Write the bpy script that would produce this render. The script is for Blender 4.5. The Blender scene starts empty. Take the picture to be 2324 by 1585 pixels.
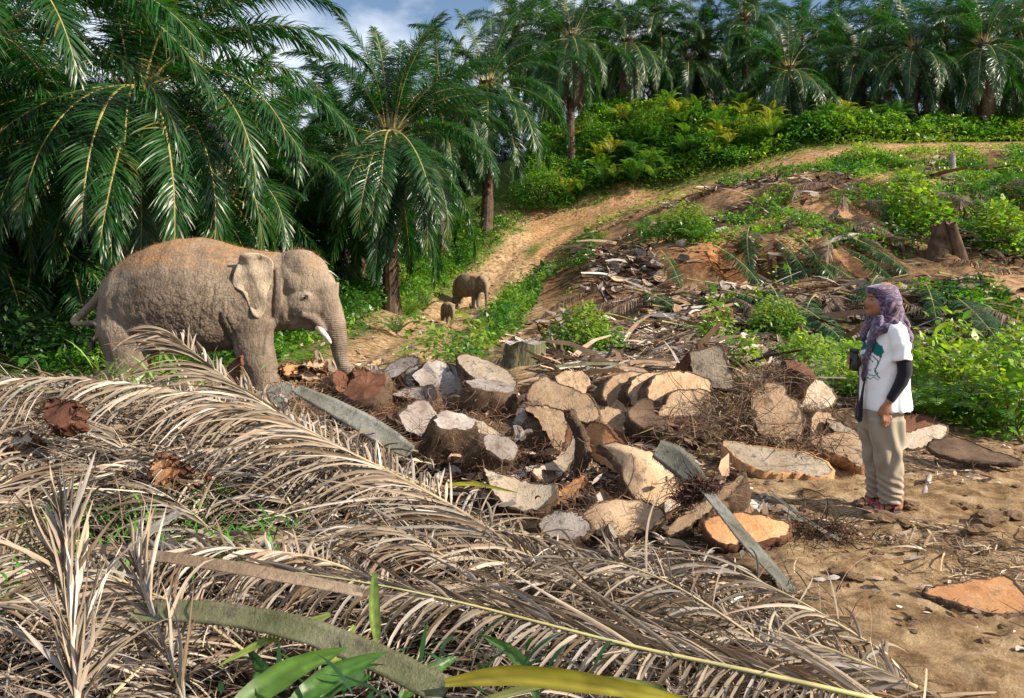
import bpy, bmesh, math, random
import numpy as np
from mathutils import Vector, Matrix, noise as mn
R = math.radians
random.seed(7); rng = np.random.default_rng(7)
scene = bpy.context.scene
COL = scene.collection

# ------------------------------------------------------------------ camera
F, UC, HV, CH = 1800.0, 1162.0, 640.0, 1.6        # focal length, centre column, horizon row, eye height
cam_d = bpy.data.cameras.new('camera'); cam = bpy.data.objects.new('camera', cam_d); COL.objects.link(cam)
cam.location = (0, 0, CH); cam.rotation_euler = (R(90), 0, 0)
cam_d.sensor_width = 36; cam_d.lens = 36*F/2324; cam_d.shift_y = -(792.5-HV)/2324
cam_d.clip_start = 0.05; cam_d.clip_end = 3000
scene.camera = cam
def P(u, v, y): return Vector(((u-UC)/F*y, y, CH-(v-HV)/F*y))

# ------------------------------------------------------------------ light
SUN = Vector((0.83, -0.29, 0.55)).normalized()
world = bpy.data.worlds.new('World'); scene.world = world; world.use_nodes = True
wn = world.node_tree.nodes; wl = world.node_tree.links; wn.clear()
sky = wn.new('ShaderNodeTexSky'); sky.sky_type = 'NISHITA'; sky.sun_disc = False
sky.sun_elevation = math.asin(SUN.z); sky.sun_rotation = math.atan2(SUN.x, SUN.y)
sky.air_density = 1.0; sky.dust_density = 0.6; sky.ozone_density = 1.6
bg = wn.new('ShaderNodeBackground'); bg.inputs[1].default_value = 0.068
out = wn.new('ShaderNodeOutputWorld')
tc = wn.new('ShaderNodeTexCoord'); mp = wn.new('ShaderNodeMapping'); mp.inputs['Scale'].default_value = (1, 1, 1.7)
mp.inputs['Location'].default_value = (0.35, 0.1, 0.2)
nz = wn.new('ShaderNodeTexNoise'); nz.inputs['Scale'].default_value = 3.2; nz.inputs['Detail'].default_value = 9; nz.inputs['Roughness'].default_value = 0.55
cr = wn.new('ShaderNodeValToRGB'); cr.color_ramp.elements[0].position = 0.42; cr.color_ramp.elements[1].position = 0.60
mx = wn.new('ShaderNodeMix'); mx.data_type = 'RGBA'
mx.inputs['B'].default_value = (8.0, 8.4, 9.2, 1)
wl.new(tc.outputs['Generated'], mp.inputs['Vector']); wl.new(mp.outputs[0], nz.inputs['Vector'])
wl.new(nz.outputs[0], cr.inputs[0]); wl.new(cr.outputs[0], mx.inputs[0]); wl.new(sky.outputs[0], mx.inputs['A'])
wl.new(mx.outputs['Result'], bg.inputs[0]); wl.new(bg.outputs[0], out.inputs[0])
sd = bpy.data.lights.new('sun', 'SUN'); so = bpy.data.objects.new('sun', sd); COL.objects.link(so)
sd.energy = 5.0; sd.angle = R(0.5); sd.color = (1.0, 0.88, 0.72)
so.rotation_euler = SUN.to_track_quat('Z', 'Y').to_euler(); so.location = (20, -5, 20)
scene.view_settings.view_transform = 'Standard'; scene.view_settings.look = 'None'
scene.view_settings.gamma = 1; scene.view_settings.use_curve_mapping = False
scene.view_settings.exposure = 1.08
scene.render.engine = 'CYCLES'
scene.cycles.max_bounces = 6; scene.cycles.diffuse_bounces = 3; scene.cycles.glossy_bounces = 2
scene.cycles.transmission_bounces = 3; scene.cycles.transparent_max_bounces = 4

# ------------------------------------------------------------------ materials
def nodes_of(name):
    m = bpy.data.materials.new(name); m.use_nodes = True
    return m, m.node_tree.nodes, m.node_tree.links, m.node_tree.nodes['Principled BSDF']
def ramp(n, stops):
    r = n.new('ShaderNodeValToRGB'); e = r.color_ramp.elements
    while len(e) < len(stops): e.new(0.5)
    for k, (p, c) in enumerate(stops):
        e[k].position = p; e[k].color = (*c, 1) if len(c) == 3 else c
    return r
def noise_node(n, l, vec, scale, detail=5, rough=0.6, stretch=None, dist=0):
    t = n.new('ShaderNodeTexNoise'); t.inputs['Scale'].default_value = scale
    t.inputs['Detail'].default_value = detail; t.inputs['Roughness'].default_value = rough; t.inputs['Distortion'].default_value = dist
    if stretch:
        mpp = n.new('ShaderNodeMapping'); mpp.inputs['Scale'].default_value = stretch; l.new(vec, mpp.inputs[0]); vec = mpp.outputs[0]
    l.new(vec, t.inputs['Vector']); return t.outputs[0]
def mixc(n, l, fac, a, b, mode='MIX'):
    m = n.new('ShaderNodeMix'); m.data_type = 'RGBA'; m.blend_type = mode
    for key, val in ((0, fac), ('A', a), ('B', b)):
        if hasattr(val, 'links') or hasattr(val, 'is_linked'): l.new(val, m.inputs[key])
        elif isinstance(val, (int, float)): m.inputs[key].default_value = val
        else: m.inputs[key].default_value = (*val, 1)
    return m.outputs['Result']
def bump(n, l, b, h, strength, dist):
    bp = n.new('ShaderNodeBump'); bp.inputs['Strength'].default_value = strength; bp.inputs['Distance'].default_value = dist
    l.new(h, bp.inputs['Height']); l.new(bp.outputs[0], b.inputs['Normal']); return bp
def obj_co(n): return n.new('ShaderNodeTexCoord').outputs['Object']
def attr(n, name):
    a = n.new('ShaderNodeAttribute'); a.attribute_name = name; return a

def leaf_mat(name, rough=0.35, trans=0.35, tcol=(1.3, 1.5, 0.4), spec=0.5, grain=True):
    """leaf colour comes from the 'tint' of each leaf; thin leaves let light through"""
    m, n, l, b = nodes_of(name)
    t = attr(n, 'tint').outputs['Color']
    if grain:
        g = noise_node(n, l, obj_co(n), 6, 3)
        r = ramp(n, [(0.3, (0.75, 0.75, 0.75)), (0.7, (1.2, 1.2, 1.2))]); l.new(g, r.inputs[0])
        t = mixc(n, l, 1.0, t, r.outputs[0], 'MULTIPLY')
    l.new(t, b.inputs['Base Color']); b.inputs['Roughness'].default_value = rough
    b.inputs['Specular IOR Level'].default_value = spec
    if trans > 0:
        tr = n.new('ShaderNodeBsdfTranslucent'); l.new(mixc(n, l, 1.0, t, tcol, 'MULTIPLY'), tr.inputs[0])
        ms = n.new('ShaderNodeMixShader'); ms.inputs[0].default_value = trans
        l.new(b.outputs[0], ms.inputs[1]); l.new(tr.outputs[0], ms.inputs[2])
        l.new(ms.outputs[0], n['Material Output'].inputs[0])
    return m
M = {}
M['frond'] = leaf_mat('palm_leaflet', 0.36, 0.30, (1.4, 2.4, 0.5), 0.5)
M['rachis'] = leaf_mat('palm_rachis', 0.5, 0, spec=0.3)
M['dry'] = leaf_mat('dry_leaflet', 0.6, 0.12, (1.1, 1.0, 0.8), 0.3)
M['leaf'] = leaf_mat('broad_leaf', 0.4, 0.4, (1.6, 1.7, 0.4), 0.4, grain=False)
M['twig'] = leaf_mat('dry_twig', 0.8, 0, spec=0.2)

def make_trunk_mat():
    m, n, l, b = nodes_of('palm_trunk_bark'); co = obj_co(n)
    a = noise_node(n, l, co, 5, 8, 0.7, (1, 1, 0.5)); f = noise_node(n, l, co, 30, 4, 0.7, (1, 1, 0.15))
    r = ramp(n, [(0.3, (0.02, 0.014, 0.009)), (0.55, (0.075, 0.048, 0.03)), (0.75, (0.16, 0.12, 0.08))]); l.new(a, r.inputs[0])
    l.new(mixc(n, l, 0.6, r.outputs[0], mixc(n, l, f, (0.4, 0.4, 0.4), (1.7, 1.6, 1.5)), 'MULTIPLY'), b.inputs['Base Color'])
    b.inputs['Roughness'].default_value = 0.9; bump(n, l, b, f, 0.6, 0.02); return m
M['trunk'] = make_trunk_mat()

def make_ground_mat(name):
    m, n, l, b = nodes_of(name); co = obj_co(n)
    big = noise_node(n, l, co, 0.7, 6, 0.65); mid = noise_node(n, l, co, 5, 8, 0.7); fine = noise_node(n, l, co, 45, 6, 0.75)
    z = attr(n, 'zone')        # r: clay bank, g: green turf, b: dark litter
    sep = n.new('ShaderNodeSeparateColor'); l.new(z.outputs['Color'], sep.inputs[0])
    soil = ramp(n, [(0.28, (0.10, 0.06, 0.03)), (0.43, (0.25, 0.165, 0.09)), (0.52, (0.40, 0.29, 0.17)), (0.66, (0.54, 0.43, 0.28))]); l.new(mid, soil.inputs[0])
    dirt = mixc(n, l, 0.55, soil.outputs[0], mixc(n, l, fine, (0.35, 0.33, 0.30), (1.7, 1.65, 1.6)), 'MULTIPLY')
    rb = ramp(n, [(0.35, (0.75, 0.68, 0.6)), (0.65, (1.15, 1.1, 1.05))]); l.new(big, rb.inputs[0])
    dirt = mixc(n, l, 0.8, dirt, rb.outputs[0], 'MULTIPLY')
    clay = ramp(n, [(0.3, (0.13, 0.05, 0.02)), (0.5, (0.34, 0.145, 0.055)), (0.7, (0.50, 0.25, 0.11))]); l.new(mid, clay.inputs[0])
    green = ramp(n, [(0.3, (0.02, 0.045, 0.008)), (0.55, (0.07, 0.13, 0.018)), (0.75, (0.20, 0.20, 0.05))]); l.new(mid, green.inputs[0])
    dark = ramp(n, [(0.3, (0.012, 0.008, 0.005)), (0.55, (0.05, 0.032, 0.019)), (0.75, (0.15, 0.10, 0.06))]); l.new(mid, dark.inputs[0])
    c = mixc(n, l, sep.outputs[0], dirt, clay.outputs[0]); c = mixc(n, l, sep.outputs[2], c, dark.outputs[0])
    gm = n.new('ShaderNodeMath'); gm.operation = 'MULTIPLY_ADD'; l.new(fine, gm.inputs[0]); gm.inputs[1].default_value = 1.6; gm.inputs[2].default_value = -0.8
    ga = n.new('ShaderNodeMath'); ga.operation = 'ADD'; ga.use_clamp = True; l.new(gm.outputs[0], ga.inputs[0]); l.new(sep.outputs[1], ga.inputs[1])
    gg = n.new('ShaderNodeMath'); gg.operation = 'MULTIPLY'; l.new(ga.outputs[0], gg.inputs[0]); l.new(sep.outputs[1], gg.inputs[1])
    c = mixc(n, l, gg.outputs[0], c, green.outputs[0])
    l.new(c, b.inputs['Base Color']); b.inputs['Roughness'].default_value = 0.95; b.inputs['Specular IOR Level'].default_value = 0.15
    ad = n.new('ShaderNodeMath'); ad.operation = 'MULTIPLY_ADD'; l.new(fine, ad.inputs[0]); ad.inputs[1].default_value = 0.6; l.new(mid, ad.inputs[2])
    bump(n, l, b, ad.outputs[0], 1.0, 0.09); return m
M['ground'] = make_ground_mat('bare_soil')

# ------------------------------------------------------------------ mesh helpers
def np_mesh(name, V, Fq, tint=None, mats=(), mi=None, smooth=False):
    """V (n,3), Fq (m,3|4) arrays -> mesh, tint (n,3) per vertex"""
    me = bpy.data.meshes.new(name); V = np.asarray(V, np.float32); Fq = np.asarray(Fq, np.int32); k = Fq.shape[1]
    me.vertices.add(len(V)); me.vertices.foreach_set('co', V.ravel())
    me.loops.add(Fq.size); me.loops.foreach_set('vertex_index', Fq.ravel())
    me.polygons.add(len(Fq)); me.polygons.foreach_set('loop_start', np.arange(len(Fq), dtype=np.int32)*k)
    me.update(calc_edges=True)
    if tint is not None:
        a = me.color_attributes.new('tint', 'FLOAT_COLOR', 'POINT')
        a.data.foreach_set('color', np.hstack([tint, np.ones((len(V), 1))]).astype(np.float32).ravel())
    for m in mats: me.materials.append(m)
    if mi is not None: me.polygons.foreach_set('material_index', np.asarray(mi, np.int32))
    if smooth: me.polygons.foreach_set('use_smooth', np.ones(len(Fq), bool))
    return me
def link(name, me, parent=None, **props):
    o = bpy.data.objects.new(name, me); COL.objects.link(o)
    if parent is not None: o.parent = parent
    for k, v in props.items(): o[k] = v
    return o
def thing(name, label, category, loc=(0, 0, 0), group=None, me=None):
    o = link(name, me, label=label, category=category); o.location = loc
    if group: o['group'] = group
    return o
def copy_tree(o, loc=None, label=None, parent=None, kids=None):
    c = o.copy(); COL.objects.link(c); c.parent = parent
    if loc is not None: c.location = loc
    if label: c['label'] = label
    for ch in o.children: copy_tree(ch, parent=c)
    return c
def unit(a): return a/np.maximum(np.linalg.norm(a, axis=-1, keepdims=True), 1e-9)
PROF = {'palm': lambda t: np.interp(t, [0, .12, .5, .85, 1], [.45, 1, .9, .45, .05]),
        'leaf': lambda t: np.interp(t, [0, .25, .5, .8, 1], [.15, .85, 1, .5, .03]),
        'twig': lambda t: np.interp(t, [0, 1], [1, .4])}
def blades(P0, D, S, L, W, nseg=4, grav=0.6, tint=None, prof='palm', fold=0.0, curl=None, twist=None):
    """N thin leaves as strips. P0,D,S (N,3); L,W,grav (N,). Returns V,F,tint"""
    N = len(P0); g = np.broadcast_to(np.asarray(grav, float), (N,)); L = np.broadcast_to(L, (N,)); W = np.broadcast_to(W, (N,))
    d = unit(np.asarray(D, float)); p = np.array(P0, float); S = np.asarray(S, float); rings = []
    for k in range(nseg+1):
        t = k/nseg; s = unit(S-(S*d).sum(1, keepdims=True)*d); nn = np.cross(s, d)
        if twist is not None:
            a = (twist*t)[:, None]; s2 = s*np.cos(a)+nn*np.sin(a); nn = np.cross(s2, d); s = s2
        w = (W*PROF[prof](t)*0.5)[:, None]
        if fold: rings.append(np.stack([p-s*w, p-nn*w*fold*2, p+s*w], 1))
        else: rings.append(np.stack([p-s*w, p+s*w], 1))
        p = p+d*(L/nseg)[:, None]
        d = d+np.array([0, 0, -1.0])*(g/nseg)[:, None]
        if curl is not None: d = d+curl/nseg*(0.4+1.2*t)
        d = unit(d)
    c = 3 if fold else 2
    V = np.stack(rings, 1)                                   # N, nseg+1, c, 3
    idx = np.arange(N*(nseg+1)*c).reshape(N, nseg+1, c)
    Fs = []
    for j in range(c-1):
        Fs.append(np.stack([idx[:, :-1, j], idx[:, :-1, j+1], idx[:, 1:, j+1], idx[:, 1:, j]], -1).reshape(-1, 4))
    T = None
    if tint is not None: T = np.repeat(tint, (nseg+1)*c, axis=0)
    return V.reshape(-1, 3), np.concatenate(Fs), T
def tube(path, rad, n=6, caps=True):
    """tube round a polyline; rad may be scalars or (ru,rv) pairs; returns V,F(quads)"""
    path = np.asarray(path, float); rad = np.asarray(rad, float)
    if rad.ndim == 1: rad = np.stack([rad, rad], 1)
    t = unit(np.gradient(path, axis=0)); u = np.array([0, 1.0, 0]) if abs(t[0][1]) < 0.8 else np.array([1.0, 0, 0])
    V = []
    for k in range(len(path)):
        u = u-u.dot(t[k])*t[k]; u /= np.linalg.norm(u); v = np.cross(t[k], u)
        a = np.arange(n)*2*np.pi/n
        V.append(path[k]+np.outer(np.cos(a), u)*rad[k, 0]+np.outer(np.sin(a), v)*rad[k, 1])
    V = np.concatenate(V); Fq = []
    for k in range(len(path)-1):
        for j in range(n): Fq.append((k*n+j, k*n+(j+1) % n, (k+1)*n+(j+1) % n, (k+1)*n+j))
    if caps:
        a = len(V); V = np.vstack([V, path[0], path[-1]]); e = (len(path)-1)*n
        for j in range(n):
            Fq.append((a, (j+1) % n, j, j)); Fq.append((a+1, e+j, e+(j+1) % n, e+(j+1) % n))
    Fq = np.array(Fq, np.int32)
    return V, Fq
class Acc:
    """collects vertex/face/tint/material arrays into one mesh"""
    def __init__(s): s.V = []; s.F = []; s.T = []; s.M = []; s.n = 0
    def add(s, V, Fq, T=(0.3, 0.3, 0.3), mi=0):
        T = np.asarray(T, float)
        if T.ndim == 1: T = np.tile(T, (len(V), 1))
        s.V.append(V); s.F.append(Fq+s.n); s.T.append(T); s.M.append(np.full(len(Fq), mi)); s.n += len(V)
    def mesh(s, name, mats, smooth=False):
        V = np.concatenate(s.V); Fq = np.concatenate(s.F); T = np.concatenate(s.T); Mi = np.concatenate(s.M)
        tri = Fq[:, 2] == Fq[:, 3] if Fq.shape[1] == 4 else np.zeros(len(Fq), bool)
        if tri.any():                                         # degenerate quads become triangles
            me = bpy.data.meshes.new(name)
            me.from_pydata(V.tolist(), [], [tuple(f[:3]) if q else tuple(f) for f, q in zip(Fq.tolist(), tri)])
            a = me.color_attributes.new('tint', 'FLOAT_COLOR', 'POINT')
            a.data.foreach_set('color', np.hstack([T, np.ones((len(V), 1))]).astype(np.float32).ravel())
            for m in mats: me.materials.append(m)
            me.polygons.foreach_set('material_index', Mi.astype(np.int32))
            if smooth: me.polygons.foreach_set('use_smooth', np.ones(len(Fq), bool))
            return me
        return np_mesh(name, V, Fq, T, mats, Mi, smooth)
def tints(n, base, var=0.25, hue=0.08, r=None):
    r = r or rng; b = np.asarray(base, float); k = np.exp(r.normal(0, var, (n, 1)))
    return np.clip(b*k*(1+r.normal(0, hue, (n, 3))), 0.002, 0.9)

# ------------------------------------------------------------------ terrain
def pz(u, v, y): q = P(u, v, y); return (q.x, q.y, q.z)
CP = [(-3, 1.5, 0), (0, 1.5, 0), (3, 1.5, 0), (3, 3, 0), (1.5, 3, 0), (3, 5.5, 0), (2, 5.5, 0), (4.5, 5.5, 0), (3.5, 7.5, 0), (5, 9, 0), (4, 12, 0.05),
      (7, 12, 0.1), (-1.5, 3, -.12), (-3, 4, -.05), (-2, 5, .02), (-1, 5, 0), (0, 5, 0), (-3, 7, .16), (-4.5, 8, .24), (-2, 7.5, .18), (-0.5, 7, .12), (0.5, 7.5, .12),
      (1.5, 8, .1), (0, 9, .1), (-4, 9.2, .15), (-6.5, 8, .3), (-5, 10.3, 0), (-3, 10.3, 0), (-1, 10.3, 0), (-2, 12, 0), (0, 12, .15), (2, 12, .2),
      (-8, 15, 0), (-14, 20, .1), (-5, 19, .2), (-9, 30, .6), (-20, 30, .4), (-20, 60, 3), (-9, 45, 2.5), (-40, 40, 1),
      pz(850, 830, 15), pz(900, 800, 18), pz(1000, 735, 27), pz(1060, 697, 34), pz(1150, 640, 37), pz(1200, 590, 39), pz(1250, 540, 42), pz(1300, 500, 45),
      pz(1500, 455, 44), pz(1700, 415, 42), pz(2000, 345, 42), pz(2324, 330, 44), pz(2700, 320, 46),
      pz(850, 700, 25), pz(940, 640, 35), pz(950, 772, 21), pz(985, 750, 24), pz(1040, 712, 30.5), pz(1100, 675, 36), pz(1000, 600, 39), pz(1100, 520, 42), pz(1180, 485, 47), pz(800, 640, 34), pz(1000, 560, 42),
      pz(1190, 830, 11.5), pz(1400, 800, 14.5), pz(1280, 735, 22), pz(1700, 790, 17), pz(2000, 800, 18), pz(2324, 800, 18), pz(2700, 820, 17),
      pz(1190, 690, 35), pz(1300, 655, 27), pz(1300, 600, 30),
      pz(1400, 650, 23.5), pz(1700, 650, 22), pz(2000, 640, 21.5), pz(2324, 632, 21), pz(2800, 625, 21),      # edge of the first terrace
      pz(1480, 645, 25.5), pz(1700, 640, 25.5), pz(2000, 636, 25), pz(2324, 630, 24.5), pz(2800, 622, 24.5),
      pz(1500, 590, 26.3), pz(1700, 565, 26.5), pz(1900, 580, 26), pz(2120, 590, 26), pz(2324, 590, 26), pz(2800, 590, 26),
      pz(1400, 560, 33), pz(1450, 480, 41), pz(1600, 520, 31), pz(1850, 505, 29.5), pz(2100, 510, 29), pz(2324, 510, 29),
      pz(1600, 440, 38), pz(1850, 402, 34), pz(2100, 415, 32), pz(2324, 430, 31.5), pz(2700, 430, 31.5),
      pz(1900, 395, 37), pz(2100, 405, 35), pz(2324, 425, 34), pz(2324, 350, 39), pz(2700, 350, 39), pz(2100, 360, 39.5),
      # green bank and the plateau under the palms
      pz(1150, 460, 48), pz(1250, 380, 50), pz(1300, 300, 52), pz(1500, 285, 50), pz(1500, 420, 46.5), pz(1700, 290, 49), pz(1700, 385, 44.5),
      pz(1850, 300, 48), pz(2000, 320, 47), pz(2324, 318, 50), (3, 62, 12), (15, 62, 12), (30, 62, 12), (45, 62, 12), (60, 45, 9), (50, 20, 4),
      (-15, 90, 6), (10, 100, 13), (50, 100, 13), (-80, 80, 4), (-120, 0, 0), (120, 0, 0), (0, -120, 0), (0, 200, 13), (-200, 200, 5), (200, 200, 13), (200, -50, 2), (-300, 0, 0), (300, 0, 3),
      (0, -10, 0), (10, -5, 0), (-10, -5, 0), (-10, 5, .1), (12, 5, .1), (15, 12, .5)]
CP = np.array(CP, float)
def kern(r2): return np.sqrt(r2+0.6)
_d = ((CP[:, None, :2]-CP[None, :, :2])**2).sum(-1)
_A = np.block([[kern(_d), np.ones((len(CP), 1))], [np.ones((1, len(CP))), np.zeros((1, 1))]])
_w = np.linalg.solve(_A+np.diag([1e-3]*len(CP)+[0]), np.append(CP[:, 2], 0))
# a smooth lattice noise in numpy, for heights and scatter
def _hash(i, j, s):
    h = (i*374761393+j*668265263+s*974634577) & 0x7fffffff; h = (h ^ (h >> 13))*1274126177 & 0x7fffffff
    return ((h ^ (h >> 16)) & 0xffff)/65535.0
def vnoise(x, y, s=0):
    x = np.asarray(x, float); y = np.asarray(y, float)
    i = np.floor(x).astype(np.int64); j = np.floor(y).astype(np.int64); fx = x-i; fy = y-j
    fx = fx*fx*(3-2*fx); fy = fy*fy*(3-2*fy)
    return (_hash(i, j, s)*(1-fx)+_hash(i+1, j, s)*fx)*(1-fy)+(_hash(i, j+1, s)*(1-fx)+_hash(i+1, j+1, s)*fx)*fy
def fbm(x, y, s=0, o=4):
    return sum(vnoise(x*2**k, y*2**k, s+k)/2**k for k in range(o))/2-0.5
def base_z(x, y):
    x = np.atleast_1d(np.asarray(x, float)); y = np.atleast_1d(np.asarray(y, float)); out = np.zeros(x.shape)
    for a in range(0, x.size, 20000):
        xs = x.ravel()[a:a+20000]; ys = y.ravel()[a:a+20000]
        r2 = (xs[:, None]-CP[:, 0])**2+(ys[:, None]-CP[:, 1])**2
        out.ravel()[a:a+20000] = kern(r2)@_w[:-1]+_w[-1]
    return out
ROAD = np.array([pz(u, v, y)[:2] for u, v, y in [(600, 880, 12), (850, 830, 15), (930, 790, 18.5), (1010, 738, 27), (1085, 690, 34), (1165, 625, 37.5), (1210, 575, 40),
                 (1290, 515, 44), (1420, 470, 44.5), (1560, 440, 43.5), (1700, 412, 42.5), (2000, 343, 42.5), (2324, 330, 44.5), (2800, 325, 46)]])
SPUR = np.array([pz(u, v, y)[:2] for u, v, y in [(1290, 515, 44), (1200, 495, 45), (1140, 490, 45.5)]])
def seg_dist(x, y, pl):
    best = np.full(x.shape, 1e9)
    for a, b in zip(pl[:-1], pl[1:]):
        ab = b-a; t = np.clip(((x-a[0])*ab[0]+(y-a[1])*ab[1])/(ab@ab), 0, 1)
        best = np.minimum(best, np.hypot(x-a[0]-t*ab[0], y-a[1]-t*ab[1]))
    return best
def ground_z(x, y):
    x = np.atleast_1d(np.asarray(x, float)); y = np.atleast_1d(np.asarray(y, float))
    z = base_z(x, y); far = np.clip((y-12)/15, 0, 1)
    dr = seg_dist(x, y, ROAD); onroad = np.clip(1.6-dr/3.5, 0, 1)
    rough = 0.08+0.42*far*(1-onroad)
    right = np.clip((x-0.5)/2, 0, 1)*np.clip((11-y)/4, 0, 1)
    z = z+fbm(x*0.9, y*0.9, 3, 5)*rough
    z += right*(np.abs(fbm(x*2.2, y*2.2, 31, 4))*-0.10+0.03+fbm(x*9, y*9, 17, 3)*0.085)
    z += fbm(x*5, y*5, 11, 3)*0.05
    # gullies running down the cut banks
    gul = np.clip((x-5)/2, 0, 1)*np.exp(-((y-26)/1.2)**2); z += gul*(vnoise(x*2.3, y*0.3, 5)-0.5)*0.5
    z -= 0.12*np.exp(-((dr-0.8)/0.3)**2)*(y > 13)          # wheel ruts
    return z
def gz(x, y): return float(ground_z([x], [y])[0])
def grid_ground():
    th = np.concatenate([np.linspace(-180, -42, 30)[:-1], np.linspace(-42, 42, 430), np.linspace(42, 180, 30)[1:]])
    rr = np.concatenate([[0.02], np.geomspace(0.5, 70, 430), np.geomspace(75, 1500, 26)])
    T, Rr = np.meshgrid(np.radians(th), rr); X = np.sin(T)*Rr; Y = np.cos(T)*Rr
    Z = ground_z(X.ravel(), Y.ravel()).reshape(X.shape)
    far = np.clip((Rr-200)/400, 0, 1); Z = Z*(1-far)+8*far*np.clip(Y/300, 0, 1)
    nr, nt = X.shape; V = np.stack([X, Y, Z], -1).reshape(-1, 3); id_ = np.arange(nr*nt).reshape(nr, nt)
    Fq = np.stack([id_[:-1, :-1], id_[:-1, 1:], id_[1:, 1:], id_[1:, :-1]], -1).reshape(-1, 4)
    x, y, z = V.T
    # zones
    gy, gx = np.gradient(Z); dxr = np.gradient(X)[1]; slope = np.zeros_like(Z)
    e = 0.35; s2 = np.hypot(base_z(x+e, y)-base_z(x-e, y), base_z(x, y+e)-base_z(x, y-e))/(2*e)
    dr = np.minimum(seg_dist(x, y, ROAD), seg_dist(x, y, SPUR)); nzv = fbm(x*0.6, y*0.6, 77, 4)
    clay = np.clip((s2-0.45)*2.2+nzv*0.8, 0, 1)*(x > 1.0)*(y < 42)+0.35*np.clip((y-17)/5, 0, 1)*(x > 1)
    u = x/np.maximum(y, .01)*F+UC
    forest = np.clip((-x-0.5)/1.5, 0, 1)*(y > 11.5)
    bank = ((y > 42.5)*1.0)*np.clip((dr-1.8)/1.0, 0, 1)
    green = np.clip(np.maximum(bank, np.clip((dr-1.6)/0.8+nzv*1.5, 0, 1)*forest), 0, 1)
    centre = np.exp(-(dr/0.35)**2)*0.7+np.exp(-((dr-1.9)/0.5)**2)*0.9
    green = np.maximum(green, np.clip(centre+nzv*1.6-0.12, 0, 1)*(y > 14)*(y < 60))
    green = np.maximum(green, np.clip(nzv*3-0.3, 0, 1)*(x > 2)*(y > 26)*0.9)
    green = np.maximum(green, np.clip((y-8.2)/2+nzv*2, 0, 1)*(x > 3.6)*(y < 20)*0.6)
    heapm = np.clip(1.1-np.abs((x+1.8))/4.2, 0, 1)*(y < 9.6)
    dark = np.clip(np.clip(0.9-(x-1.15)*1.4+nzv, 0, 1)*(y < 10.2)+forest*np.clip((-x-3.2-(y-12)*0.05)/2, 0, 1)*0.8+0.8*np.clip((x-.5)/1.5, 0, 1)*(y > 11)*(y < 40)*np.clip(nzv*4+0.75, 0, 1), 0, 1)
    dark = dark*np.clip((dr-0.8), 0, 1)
    zone = np.stack([np.clip(clay, 0, 1), green, dark], 1)
    cx = V[Fq].mean(1); drc = seg_dist(cx[:, 0], cx[:, 1], ROAD); drs = seg_dist(cx[:, 0], cx[:, 1], SPUR)
    wob = fbm(cx[:, 0]*0.8, cx[:, 1]*0.8, 9, 3)*0.7
    istrack = ((drc+wob < 1.5) | (drs+wob < 1.3)) & (cx[:, 1] > 11.6) & (cx[:, 1] < 60)
    for nm, sel in (('ground', ~istrack), ('dirt_track', istrack)):
        ff = Fq[sel]; used, inv = np.unique(ff.ravel(), return_inverse=True)
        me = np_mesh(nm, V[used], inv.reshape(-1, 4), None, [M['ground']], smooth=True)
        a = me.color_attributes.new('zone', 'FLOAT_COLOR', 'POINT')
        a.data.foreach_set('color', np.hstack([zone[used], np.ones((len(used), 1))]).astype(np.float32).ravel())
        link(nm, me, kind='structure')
grid_ground()
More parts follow.
